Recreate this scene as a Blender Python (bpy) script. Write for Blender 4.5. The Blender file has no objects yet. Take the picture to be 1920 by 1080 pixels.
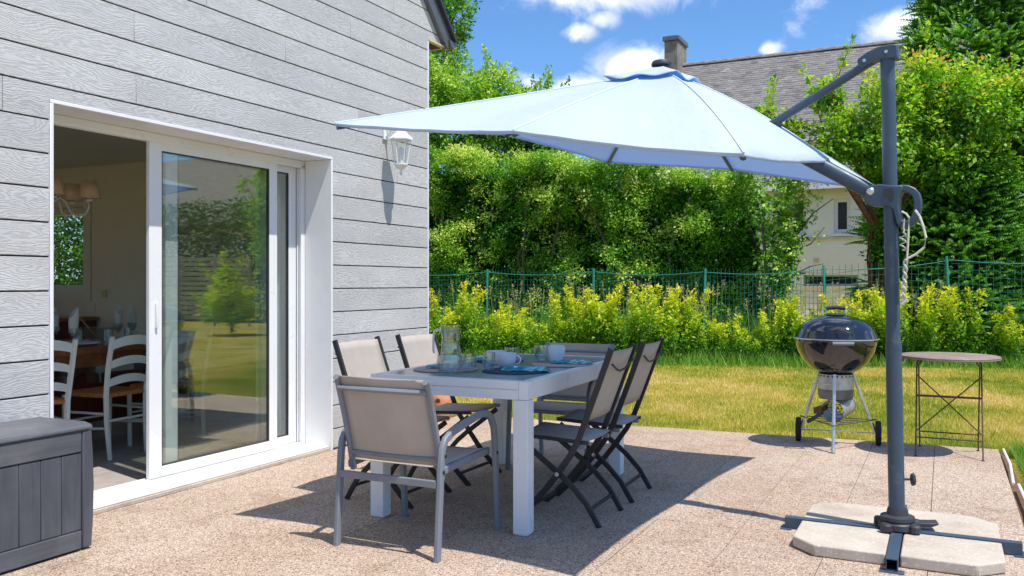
import bpy, math, random
import numpy as np
from mathutils import Vector, Matrix
R = math.radians
random.seed(7)
rng = np.random.default_rng(11)
scene = bpy.context.scene
col = scene.collection

# ------------------------------------------------------------------ camera
CAM_H = 1.26
cam_d = bpy.data.cameras.new('camera')
cam = bpy.data.objects.new('camera', cam_d); col.objects.link(cam)
cam.location = (0, 0, CAM_H); cam.rotation_euler = (R(90), 0, 0)
cam_d.sensor_width = 36; cam_d.lens = 1650/1920*36
cam_d.shift_y = -9/1920
cam_d.clip_start = .05; cam_d.clip_end = 3000
scene.camera = cam

# ------------------------------------------------------------------ sun and sky
SUN = Vector((.735, -.678, 2.17)).normalized()
sun_d = bpy.data.lights.new('sun', 'SUN'); sun_d.energy = 3.8; sun_d.angle = R(.53); sun_d.color = (1, .955, .88)
sun = bpy.data.objects.new('sun', sun_d); col.objects.link(sun)
sun.rotation_euler = SUN.to_track_quat('Z', 'Y').to_euler()
world = bpy.data.worlds.new('World'); scene.world = world; world.use_nodes = True
scene.view_settings.view_transform = 'Standard'; scene.view_settings.look = 'None'
scene.view_settings.exposure = .58; scene.view_settings.gamma = 1
scene.view_settings.use_curve_mapping = False
scene.cycles.max_bounces = 10; scene.cycles.transparent_max_bounces = 24
scene.cycles.use_denoising = True
scene.cycles.sample_clamp_indirect = 8

def world_nodes():
    nt = world.node_tree; N = nt.nodes; L = nt.links; N.clear()
    out = N.new('ShaderNodeOutputWorld'); bg = N.new('ShaderNodeBackground'); bg.inputs[1].default_value = .15
    L.new(bg.outputs[0], out.inputs[0])
    sky = N.new('ShaderNodeTexSky'); sky.sky_type = 'NISHITA'; sky.sun_disc = False
    sky.sun_elevation = math.asin(SUN.z); sky.sun_rotation = math.atan2(SUN.x, SUN.y)
    sky.air_density = 1.0; sky.dust_density = .25; sky.ozone_density = 3.5
    tc = N.new('ShaderNodeTexCoord'); sep = N.new('ShaderNodeSeparateXYZ'); L.new(tc.outputs['Generated'], sep.inputs[0])
    def M(op, a, b=None, c=None):
        n = N.new('ShaderNodeMath'); n.operation = op
        for i, v in enumerate((a, b, c)):
            if v is None: continue
            if isinstance(v, (int, float)): n.inputs[i].default_value = v
            else: L.new(v, n.inputs[i])
        return n.outputs[0]
    az = M('ARCTAN2', sep.outputs[0], sep.outputs[1]); el = M('ARCSINE', sep.outputs[2])
    # cloud banks at their bearings and heights above the horizon
    blobs = [(.135, .238, .055, .030, 1.25), (.085, .220, .06, .018, 1.05), (.12, .330, .13, .034, 1.3), (.03, .318, .03, .018, .8), (.25, .335, .2, .02, .8), (.080, .276, .028, .012, .9), (.105, .290, .022, .014, .9), (.322, .29, .03, .024, .66),
             (.425, .262, .05, .018, 1.1), (.53, .276, .06, .04, 1.2), (.024, .226, .03, .014, .7), (.283, .25, .018, .008, .8),
             (.75, .30, .16, .05, .9), (-.5, .4, .3, .06, .9), (1.2, .35, .2, .06, .9), (1.9, .3, .3, .05, .8), (-1.4, .35, .3, .07, .8)]
    tot = None
    for a0, e0, wa, we, k in blobs:
        u = M('DIVIDE', M('SUBTRACT', az, a0), wa); v = M('DIVIDE', M('SUBTRACT', el, e0), we)
        g = M('MULTIPLY', M('EXPONENT', M('MULTIPLY', M('ADD', M('MULTIPLY', u, u), M('MULTIPLY', v, v)), -1)), k)
        tot = g if tot is None else M('MAXIMUM', tot, g)
    nz = N.new('ShaderNodeTexNoise'); nz.inputs['Scale'].default_value = 15; nz.inputs['Detail'].default_value = 10; nz.inputs['Roughness'].default_value = .64; nz.inputs['Distortion'].default_value = .5
    L.new(tc.outputs['Generated'], nz.inputs['Vector'])
    # scattered cloud added above the view to lighten shadows and reflections
    mp = N.new('ShaderNodeMapping'); mp.inputs['Scale'].default_value = (1, 1, 2.2); L.new(tc.outputs['Generated'], mp.inputs[0])
    n2 = N.new('ShaderNodeTexNoise'); n2.inputs['Scale'].default_value = 2.4; n2.inputs['Detail'].default_value = 7; L.new(mp.outputs[0], n2.inputs['Vector'])
    high = M('MULTIPLY', M('SUBTRACT', n2.outputs[0], .43), 5.0)
    hm = N.new('ShaderNodeMapRange'); hm.inputs['From Min'].default_value = .36; hm.inputs['From Max'].default_value = .6; L.new(el, hm.inputs[0])
    high = M('MULTIPLY', M('MAXIMUM', high, 0), hm.outputs[0])
    m = M('ADD', M('MAXIMUM', tot, high), M('MULTIPLY', M('SUBTRACT', nz.outputs[0], .5), 1.9))
    mr = N.new('ShaderNodeMapRange'); mr.interpolation_type = 'SMOOTHSTEP'
    mr.inputs['From Min'].default_value = .30; mr.inputs['From Max'].default_value = 1.05; L.new(m, mr.inputs[0])
    hasc = M('MULTIPLY', mr.outputs[0], M('GREATER_THAN', M('MAXIMUM', tot, high), .04))
    hasc = M('MULTIPLY', hasc, .93)
    n3 = N.new('ShaderNodeTexNoise'); n3.inputs['Scale'].default_value = 26; n3.inputs['Detail'].default_value = 5; L.new(tc.outputs['Generated'], n3.inputs['Vector'])
    cr = N.new('ShaderNodeValToRGB'); cr.color_ramp.elements[0].position = .35; cr.color_ramp.elements[1].position = .6
    cr.color_ramp.elements[0].color = (4.0, 4.3, 5.2, 1); cr.color_ramp.elements[1].color = (5.9, 6.1, 6.5, 1); L.new(n3.outputs[0], cr.inputs[0])
    mix = N.new('ShaderNodeMixRGB'); tint = N.new('ShaderNodeMixRGB'); tint.blend_type = 'MULTIPLY'; tint.inputs[0].default_value = 1; tint.inputs[2].default_value = (.47, .66, .83, 1); L.new(sky.outputs[0], tint.inputs[1]); L.new(hasc, mix.inputs[0]); L.new(tint.outputs[0], mix.inputs[1]); L.new(cr.outputs[0], mix.inputs[2])
    L.new(mix.outputs[0], bg.inputs[0])
world_nodes()

# ------------------------------------------------------------------ frames
ANG = R(63.853)                       # direction of the house wall
U = Vector((.440673, .897668, 0)); NN = Vector((.897668, -.440673, 0)); O = Vector((-1.37236, 6.62102, 0))
def W(s, d, z=0): return O + U*s - NN*d + Vector((0, 0, z))

# ------------------------------------------------------------------ materials
class NB:
    def __init__(self, name):
        self.m = bpy.data.materials.new(name); self.m.use_nodes = True
        self.t = self.m.node_tree; self.N = self.t.nodes; self.L = self.t.links
        self.p = self.N['Principled BSDF']; self.out = self.N['Material Output']
        self.tc = self.N.new('ShaderNodeTexCoord')
    def n(self, k, **kw):
        n = self.N.new(k)
        for a, b in kw.items(): setattr(n, a, b)
        return n
    def inp(self, n, i, v):
        if hasattr(v, 'links') or isinstance(v, bpy.types.NodeSocket): self.L.new(v, n.inputs[i])
        else: n.inputs[i].default_value = v
    def vec(self, scale=(1, 1, 1), src='Object', rot=(0, 0, 0)):
        mp = self.n('ShaderNodeMapping'); mp.inputs['Scale'].default_value = scale; mp.inputs['Rotation'].default_value = rot
        self.L.new(self.tc.outputs[src] if isinstance(src, str) else src, mp.inputs[0]); return mp.outputs[0]
    def geo(self): return self.n('ShaderNodeNewGeometry').outputs['Position']
    def noise(self, scale, detail=4, rough=.55, dist=0, vec=None):
        n = self.n('ShaderNodeTexNoise'); n.inputs['Scale'].default_value = scale; n.inputs['Detail'].default_value = detail
        n.inputs['Roughness'].default_value = rough; n.inputs['Distortion'].default_value = dist
        self.L.new(vec if vec is not None else self.tc.outputs['Object'], n.inputs['Vector']); return n.outputs[0]
    def vor(self, scale, vec=None, out='Color', feature='F1', rnd=1):
        n = self.n('ShaderNodeTexVoronoi', feature=feature); n.inputs['Scale'].default_value = scale; n.inputs['Randomness'].default_value = rnd
        self.L.new(vec if vec is not None else self.tc.outputs['Object'], n.inputs['Vector']); return n.outputs[out]
    def ramp(self, f, stops, interp='LINEAR'):
        r = self.n('ShaderNodeValToRGB'); r.color_ramp.interpolation = interp; e = r.color_ramp.elements
        while len(e) < len(stops): e.new(.5)
        for x, (p, c) in zip(e, stops):
            x.position = p; x.color = (*c, 1) if not isinstance(c, (int, float)) else (c, c, c, 1)
        self.L.new(f, r.inputs[0]); return r.outputs[0]
    def mix(self, f, a, b, mode='MIX'):
        n = self.n('ShaderNodeMixRGB', blend_type=mode)
        for i, v in enumerate((f, a, b)):
            if isinstance(v, bpy.types.NodeSocket): self.L.new(v, n.inputs[i])
            elif i == 0: n.inputs[0].default_value = v
            else: n.inputs[i].default_value = (*v, 1)
        return n.outputs[0]
    def math(self, op, a, b=0.0):
        n = self.n('ShaderNodeMath', operation=op)
        for i, v in enumerate((a, b)):
            if isinstance(v, bpy.types.NodeSocket): self.L.new(v, n.inputs[i])
            else: n.inputs[i].default_value = v
        return n.outputs[0]
    def rnd(self): return self.n('ShaderNodeObjectInfo').outputs['Random']
    def attr(self, name): 
        n = self.n('ShaderNodeAttribute'); n.attribute_name = name; return n.outputs['Fac']
    def bump(self, h, strength=.3, dist=.01, normal=None):
        b = self.n('ShaderNodeBump'); b.inputs['Strength'].default_value = strength; b.inputs['Distance'].default_value = dist
        self.L.new(h, b.inputs['Height'])
        if normal is not None: self.L.new(normal, b.inputs['Normal'])
        self.L.new(b.outputs[0], self.p.inputs['Normal']); return b.outputs[0]
    def color(self, c): self.inp(self.p, 'Base Color', c if isinstance(c, bpy.types.NodeSocket) else (*c, 1))
    def set(self, rough=None, metal=None, spec=None, coat=None):
        if rough is not None: self.inp(self.p, 'Roughness', rough)
        if metal is not None: self.p.inputs['Metallic'].default_value = metal
        if spec is not None: self.p.inputs['Specular IOR Level'].default_value = spec
        if coat is not None: self.p.inputs['Coat Weight'].default_value = coat

MAT = {}
def simple(name, c, rough=.5, metal=0, var=.12, scale=6, bump=0, bscale=80, dirt=None, spec=None):
    b = NB(name)
    n = b.noise(scale, 6, .62)
    lo = tuple(x*(1-var) for x in c); hi = tuple(min(1, x*(1+var)) for x in c)
    cc = b.ramp(n, [(.3, lo), (.7, hi)])
    if dirt:
        f = b.ramp(b.noise(scale*2.3, 8, .7), [(.55, 0), (.78, dirt[0])]); cc = b.mix(f, cc, dirt[1])
    b.color(cc); b.set(b.ramp(b.noise(scale*3, 5), [(.3, max(0, rough-.08)), (.7, min(1, rough+.1))]), metal, spec)
    if bump: b.bump(b.noise(bscale, 6, .65), bump, .004)
    MAT[name] = b.m; return b.m

def board_mat():
    b = NB('cladding_board'); g = b.vec((1, 1, 1))
    inf = b.n('ShaderNodeObjectInfo').outputs['Random']
    off = b.n('ShaderNodeCombineXYZ'); b.L.new(b.math('MULTIPLY', inf, 37.0), off.inputs[0]); b.L.new(b.math('MULTIPLY', inf, 11.0), off.inputs[2])
    add = b.n('ShaderNodeVectorMath', operation='ADD'); b.L.new(g, add.inputs[0]); b.L.new(off.outputs[0], add.inputs[1])
    warp = b.noise(1.7, 2, .5, 0, b.vec((1.0, 1, 3.2), add.outputs[0]))
    sep = b.n('ShaderNodeSeparateXYZ'); b.L.new(add.outputs[0], sep.inputs[0])
    # contour lines of a stretched noise: cathedral grain
    v = b.math('ADD', b.math('MULTIPLY', warp, 9.0), b.math('MULTIPLY', sep.outputs[2], 26.0))
    fine = b.noise(1, 3, .6, 0, b.vec((9, 1, 60), add.outputs[0]))
    v = b.math('ADD', v, b.math('MULTIPLY', fine, 1.3))
    w = b.math('SINE', b.math('MULTIPLY', v, 15.0))
    w = b.math('ADD', b.math('MULTIPLY', w, .5), .5)
    grain = b.noise(1, 5, .7, 0, b.vec((14, 1, 240), add.outputs[0]))
    h = b.math('ADD', b.math('MULTIPLY', w, b.ramp(b.noise(1, 2, .5, 0, b.vec((3, 1, 9), add.outputs[0])), [(.3, .35), (.7, 1.0)])), b.math('MULTIPLY', grain, .7))
    base = b.ramp(h, [(.10, (.36, .355, .355)), (.45, (.505, .497, .495)), (.9, (.59, .58, .575))])
    stain = b.ramp(b.noise(1, 4, .6, 0, b.vec((.8, 1, 2.5), add.outputs[0])), [(.33, (.86, .86, .85)), (.7, (1.06, 1.06, 1.06))])
    c = b.mix(1.0, base, stain, 'MULTIPLY')
    tint = b.ramp(inf, [(0, (.91, .91, .92)), (1, (1.04, 1.04, 1.03))])
    b.color(b.mix(1.0, c, tint, 'MULTIPLY')); b.set(.62, spec=.3)
    b.bump(h, .42, .003); MAT['board'] = b.m
board_mat()

def gravel_mat():
    b = NB('exposed_gravel'); g = b.geo()
    v1 = b.vor(185, g, 'Color'); d1 = b.vor(185, g, 'Distance')
    sp = b.n('ShaderNodeSeparateColor'); b.L.new(v1, sp.inputs[0])
    c = b.ramp(sp.outputs[0], [(0, (.05, .035, .03)), (.06, (.20, .14, .10)), (.14, (.40, .29, .23)), (.4, (.48, .38, .31)), (.68, (.53, .45, .385)), (.88, (.59, .53, .47)), (.98, (.70, .67, .62))])
    big = b.noise(.55, 4, .6, .4, g)
    tint = b.ramp(big, [(.33, (1.03, .93, .82)), (.47, (1.02, .96, .89)), (.60, (1.12, 1.09, 1.04))])
    c = b.mix(1.0, c, tint, 'MULTIPLY')
    obj = b.ramp(b.rnd(), [(0, (.965, .96, .955)), (1, (1.02, 1.015, 1.01))]); c = b.mix(1.0, c, obj, 'MULTIPLY')
    gap = b.ramp(d1, [(.40, (1, 1, 1)), (.66, (.55, .49, .44))]); c = b.mix(.85, c, gap, 'MULTIPLY')
    st = b.ramp(b.noise(2.6, 8, .7, 0, g), [(.52, (1, 1, 1)), (.70, (.72, .66, .60))]); c = b.mix(.9, c, st, 'MULTIPLY')
    b.color(c); b.set(.85, spec=.25)
    h = b.math('SUBTRACT', 1.0, d1); b.bump(h, .4, .003); MAT['gravel'] = b.m
gravel_mat()

def conc_mat():
    b = NB('weathered_concrete'); g = b.geo()
    c = b.ramp(b.noise(3.5, 7, .65, .3, g), [(.3, (.36, .30, .235)), (.5, (.49, .42, .345)), (.75, (.58, .52, .44))])
    c = b.mix(b.ramp(b.noise(160, 4, .7, 0, g), [(.5, 0), (.68, .5)]), c, (.36, .29, .22))
    c = b.mix(b.ramp(b.noise(70, 3, .6, 0, g), [(.58, 0), (.7, .5)]), c, (.82, .79, .74))
    b.color(c); b.set(.88, spec=.2); b.bump(b.noise(150, 6, .7, 0, g), .4, .003); MAT['concrete'] = b.m
conc_mat()

def soil_mat():
    b = NB('lawn_ground'); g = b.geo()
    c = b.ramp(b.noise(1.1, 6, .65, .5, g), [(.33, (.30, .30, .05)), (.5, (.50, .39, .09)), (.7, (.60, .43, .18))])
    f = b.ramp(b.noise(45, 6, .75, 0, g), [(.35, (.35, .4, .3)), (.7, (1.25, 1.22, 1.1))]); c = b.mix(1.0, c, f, 'MULTIPLY')
    b.color(c); b.set(.95, spec=.1); b.bump(b.noise(90, 6, .8, 0, g), .9, .02); MAT['soil'] = b.m
soil_mat()

def leaf_mat(name, stops, trans=.35, tcol=1.5, rough=.5):
    b = NB(name); f = b.attr('tone')
    c = b.ramp(f, stops)
    b.color(c); b.set(rough, spec=.35)
    tr = b.n('ShaderNodeBsdfTranslucent'); tc = b.mix(1.0, c, (tcol, tcol*1.05, tcol*.55), 'MULTIPLY'); b.L.new(tc, tr.inputs[0])
    ms = b.n('ShaderNodeMixShader'); ms.inputs[0].default_value = trans
    b.L.new(b.p.outputs[0], ms.inputs[1]); b.L.new(tr.outputs[0], ms.inputs[2]); b.L.new(ms.outputs[0], b.out.inputs[0])
    MAT[name] = b.m
leaf_mat('hedge_leaf', [(0, (.025, .10, .006)), (.28, (.09, .30, .012)), (.55, (.23, .46, .03)), (.78, (.48, .64, .08)), (1, (.80, .82, .24))], .3, 1.2)
leaf_mat('dark_leaf', [(0, (.015, .06, .006)), (.4, (.055, .20, .012)), (.75, (.20, .44, .03)), (1, (.50, .66, .08))])
leaf_mat('tree_leaf', [(0, (.03, .11, .01)), (.35, (.11, .31, .015)), (.7, (.32, .54, .03)), (.93, (.60, .66, .08)), (1, (.62, .32, .08))])
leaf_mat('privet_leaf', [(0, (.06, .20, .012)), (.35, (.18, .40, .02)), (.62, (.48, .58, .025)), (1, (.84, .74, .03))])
leaf_mat('grass_blade', [(0, (.15, .27, .025)), (.3, (.38, .45, .045)), (.5, (.66, .56, .10)), (.8, (.82, .60, .22)), (1, (.90, .72, .42))], .3, 1.3)
leaf_mat('tall_grass', [(0, (.05, .19, .02)), (.5, (.17, .38, .03)), (.8, (.40, .50, .08)), (.9, (.55, .42, .28)), (1, (.62, .45, .34))], .3)

def bark_mat(name, a, c_):
    b = NB(name); n = b.noise(1, 7, .7, 1.2, b.vec((9, 9, 2.2)))
    b.color(b.ramp(n, [(.3, a), (.7, c_)])); b.set(.9); b.bump(n, .9, .03); MAT[name] = b.m
bark_mat('bark', (.05, .038, .028), (.20, .16, .12)); bark_mat('red_bark', (.09, .03, .015), (.36, .15, .07))

def slate_mat():
    b = NB('roof_slate'); f = b.attr('tone')
    c = b.ramp(f, [(0, (.12, .112, .108)), (.4, (.18, .168, .16)), (.8, (.225, .21, .20)), (1, (.27, .245, .225))])
    g = b.geo()
    moss = b.ramp(b.noise(.9, 7, .7, 0, g), [(.55, 0), (.75, .55)]); c = b.mix(moss, c, (.085, .072, .058))
    lic = b.ramp(b.noise(14, 6, .7, 0, g), [(.6, 0), (.75, .5)]); c = b.mix(lic, c, (.30, .28, .23))
    b.color(c); b.set(.8); b.bump(b.noise(30, 5, .7, 0, g), .4, .01); MAT['slate'] = b.m
slate_mat()

def glass_mat(name, tint, refl, rough=0.0):
    b = NB(name); gl = b.n('ShaderNodeBsdfGlossy'); gl.inputs['Roughness'].default_value = rough
    gl.inputs[0].default_value = (1, 1, 1, 1)
    tr = b.n('ShaderNodeBsdfTransparent'); tr.inputs[0].default_value = (*tint, 1)
    lw = b.n('ShaderNodeLayerWeight'); lw.inputs[0].default_value = .5
    fr = b.math('ADD', b.math('MULTIPLY', b.math('POWER', lw.outputs['Facing'], 5.0), .6), .042)
    f = b.math('MINIMUM', b.math('MULTIPLY', fr, refl), .95)
    ms = b.n('ShaderNodeMixShader'); b.L.new(f, ms.inputs[0]); b.L.new(tr.outputs[0], ms.inputs[1]); b.L.new(gl.outputs[0], ms.inputs[2])
    b.L.new(ms.outputs[0], b.out.inputs[0]); MAT[name] = b.m
glass_mat('pane_glass', (.88, .93, .90), 3.6)
glass_mat('lamp_glass', (.93, .95, .95), 1.6)
def clear_glass():
    b = NB('drinking_glass'); gl = b.n('ShaderNodeBsdfGlossy'); gl.inputs['Roughness'].default_value = .02
    tr = b.n('ShaderNodeBsdfTransparent'); lw = b.n('ShaderNodeLayerWeight'); lw.inputs[0].default_value = .35
    b.L.new(b.ramp(lw.outputs['Facing'], [(0, (.90, .93, .94)), (.7, (.78, .84, .86)), (1, (.50, .58, .62))]), tr.inputs[0])
    f = b.ramp(lw.outputs['Facing'], [(0, .15), (.55, .28), (1, .95)])
    ms = b.n('ShaderNodeMixShader'); b.L.new(f, ms.inputs[0]); b.L.new(tr.outputs[0], ms.inputs[1]); b.L.new(gl.outputs[0], ms.inputs[2])
    b.L.new(ms.outputs[0], b.out.inputs[0]); MAT['clear_glass'] = b.m
clear_glass()

def canopy_mat():
    b = NB('parasol_fabric')
    c = b.ramp(b.noise(1.4, 4, .5), [(.3, (.62, .68, .76)), (.7, (.70, .75, .81))])
    b.color(c); b.set(.8, spec=.15)
    wr = b.math('ADD', b.math('MULTIPLY', b.noise(2.2, 4, .55, 1.5), 1.0), b.math('MULTIPLY', b.noise(7, 3, .5, .8), .25)); bn = b.bump(wr, .35, .05)
    b.bump(b.noise(420, 2), .15, .001, bn)
    tr = b.n('ShaderNodeBsdfTranslucent'); tr.inputs[0].default_value = (.26, .62, 1.0, 1)
    ms = b.n('ShaderNodeMixShader'); ms.inputs[0].default_value = .38
    b.L.new(b.p.outputs[0], ms.inputs[1]); b.L.new(tr.outputs[0], ms.inputs[2]); b.L.new(ms.outputs[0], b.out.inputs[0]); MAT['canopy'] = b.m
canopy_mat()

def mesh_fabric():
    b = NB('woven_mesh_fabric'); v = b.vec((1, 1, 1))
    w1 = b.n('ShaderNodeTexWave', wave_type='BANDS', bands_direction='X'); w1.inputs['Scale'].default_value = 160; b.L.new(v, w1.inputs[0])
    w2 = b.n('ShaderNodeTexWave', wave_type='BANDS', bands_direction='Z'); w2.inputs['Scale'].default_value = 160; b.L.new(v, w2.inputs[0])
    n = b.noise(5, 5, .6)
    c = b.ramp(n, [(.3, (.52, .47, .42)), (.7, (.63, .57, .51))])
    st = b.ramp(b.noise(9, 3, .5, 2.0), [(.62, 0), (.66, .35)]); c = b.mix(st, c, (.58, .53, .46))
    b.color(c); b.set(.75, spec=.2); b.bump(b.math('ADD', w1.outputs['Fac'], w2.outputs['Fac']), .2, .001)
    tr = b.n('ShaderNodeBsdfTranslucent'); tr.inputs[0].default_value = (.5, .36, .26, 1)
    ms = b.n('ShaderNodeMixShader'); ms.inputs[0].default_value = .3
    b.L.new(b.p.outputs[0], ms.inputs[1]); b.L.new(tr.outputs[0], ms.inputs[2]); b.L.new(ms.outputs[0], b.out.inputs[0]); MAT['mesh'] = b.m
mesh_fabric()

def plastic_wood():
    b = NB('wood_look_resin'); g = b.vec((1, 1, 1))
    n = b.noise(1, 6, .65, .6, b.vec((22, 22, 1.6)))
    c = b.ramp(n, [(.3, (.055, .060, .073)), (.7, (.095, .102, .12))])
    d = b.ramp(b.noise(2.5, 6, .65), [(.45, 0), (.72, .45)]); c = b.mix(d, c, (.15, .152, .17))
    b.color(c); b.set(.5, spec=.4); b.bump(n, .35, .002); MAT['chest'] = b.m
    b = NB('wood_look_resin_lid')
    n = b.noise(1, 6, .65, .6, b.vec((1.6, 26, 26)))
    c = b.ramp(n, [(.3, (.07, .075, .088)), (.7, (.12, .125, .14))]); c = b.mix(b.ramp(b.noise(2.5, 6, .65), [(.45, 0), (.72, .5)]), c, (.22, .21, .215))
    b.color(c); b.set(.45, spec=.4); b.bump(n, .5, .002); MAT['chest_lid'] = b.m
plastic_wood()

def render_mat():
    b = NB('house_render'); g = b.geo()
    c = b.ramp(b.noise(1.2, 6, .6, .2, g), [(.3, (.76, .73, .66)), (.7, (.85, .82, .76))])
    c = b.mix(b.ramp(b.noise(.4, 7, .7, .6, b.vec((3, 3, .6), g)), [(.55, 0), (.75, .35)]), c, (.42, .38, .3))
    b.color(c); b.set(.9); b.bump(b.noise(60, 4, .6, 0, g), .3, .005); MAT['render'] = b.m
render_mat()

simple('white_alu', (.80, .80, .80), .32, 0, .03, 3, dirt=(.08, (.5, .49, .47)))
simple('white_pvc', (.78, .78, .78), .38, 0, .03, 3, dirt=(.3, (.55, .53, .5)))
simple('hem', (.62, .72, .82), .8, 0, .04, 8)
simple('white_paint', (.74, .75, .72), .45, 0, .05, 8, .1, 60)
simple('dark_wall', (.05, .05, .055), .9)
simple('charcoal', (.060, .070, .092), .42, 0, .15, 9, .12, 200, dirt=(.3, (.22, .22, .22)))
simple('pole_paint', (.048, .078, .118), .4, .0, .12, 7, .12, 260, dirt=(.35, (.25, .26, .27)))
simple('frame_grey', (.185, .205, .235), .45, .0, .08, 8, .05, 200, dirt=(.2, (.3, .3, .3)))
simple('black_frame', (.022, .022, .025), .42, 0, .2, 9, .05, 120, dirt=(.3, (.08, .075, .07)))
simple('dark_plastic', (.035, .037, .042), .55, 0, .2, 12, .15, 120, dirt=(.4, (.12, .11, .1)))
simple('rubber', (.018, .018, .018), .8, 0, .2, 12, .3, 90, dirt=(.6, (.10, .08, .06)))
simple('steel', (.66, .66, .64), .3, .85, .04, 6, .03, 90)
simple('galv', (.5, .5, .49), .45, .7, .2, 14, .15, 60, dirt=(.8, (.28, .13, .06)))
simple('rust_iron', (.11, .08, .06), .75, .3, .35, 22, .4, 160)
simple('table_iron', (.32, .24, .20), .55, .35, .25, 9, .25, 120, dirt=(.6, (.48, .42, .38)))
simple('rope', (.68, .66, .55), .9, 0, .2, 60, .8, 260)
simple('porcelain', (.80, .81, .84), .16, 0, .02, 5)
simple('napkin', (.80, .80, .80), .9, 0, .04, 8)
simple('teal_cloth', (.035, .27, .33), .85, 0, .45, 14, .7, 60)
simple('navy_mat', (.018, .055, .11), .85, 0, .35, 30, .8, 220)
simple('pink_mat', (.48, .35, .33), .85, 0, .22, 26, .6, 220)
simple('terracotta', (.55, .235, .11), .8, 0, .2, 7, .4, 70, dirt=(.5, (.62, .36, .24)))
simple('plaster', (.84, .75, .67), .92, 0, .04, 2, .15, 90)
simple('ceiling_paint', (.75, .73, .66), .92, 0, .03, 2)
simple('tile_floor', (.38, .34, .31), .5, 0, .2, 5, .1, 20)
simple('wood_orange', (.42, .13, .035), .3, 0, .35, 14, .1, 60)
simple('wood_red', (.13, .025, .012), .4, 0, .35, 8)
simple('rush', (.45, .17, .05), .85, 0, .4, 50, .8, 160)
simple('shade', (.72, .50, .32), .85, 0, .08, 30, .2, 220)
simple('green_wire', (.015, .15, .10), .45, 0, .2, 12)
simple('green_post', (.025, .27, .19), .45, 0, .2, 12)
simple('window_dark', (.02, .028, .035), .12, 0, .3, 3)
simple('zinc', (.16, .165, .18), .4, .5, .15, 5)
simple('soffit', (.62, .53, .33), .7, 0, .05, 4)
simple('chimney_cement', (.22, .19, .165), .92, 0, .3, 4, .5, 30)
simple('weathered_slat', (.42, .36, .28), .85, 0, .35, 5, .5, 40)
simple('earth', (.15, .075, .045), .95, 0, .3, 20, .9, 60)
simple('curtain', (.75, .78, .75), .9, 0, .04, 8)
simple('straw_head', (.46, .33, .25), .9, 0, .3, 30)
simple('white_petal', (.8, .8, .75), .9, 0, .05, 30)
def enamel():
    b = NB('black_enamel'); b.color((.008, .009, .012)); b.set(b.ramp(b.noise(18, 6), [(.3, .035), (.75, .10)]), 0, .6, .8); b.p.inputs['Coat Roughness'].default_value = .03
    b.bump(b.noise(7, 2), .02, .002); MAT['enamel'] = b.m
    b = NB('glass_table_top'); c = b.ramp(b.noise(3, 4), [(.3, (.26, .28, .29)), (.7, (.32, .345, .355))]); b.color(c); b.set(.2, 0, .45); MAT['table_glass'] = b.m
    b = NB('printed_cloth'); c = b.ramp(b.noise(1, 2, .5, 0, b.vec((30, 30, 30))), [(.4, (.03, .2, .27)), (.55, (.07, .42, .45)), (.65, (.55, .7, .72))]); b.color(c); b.set(.9); b.bump(b.noise(35, 5), .8, .006); MAT['print_cloth'] = b.m
enamel()

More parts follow.
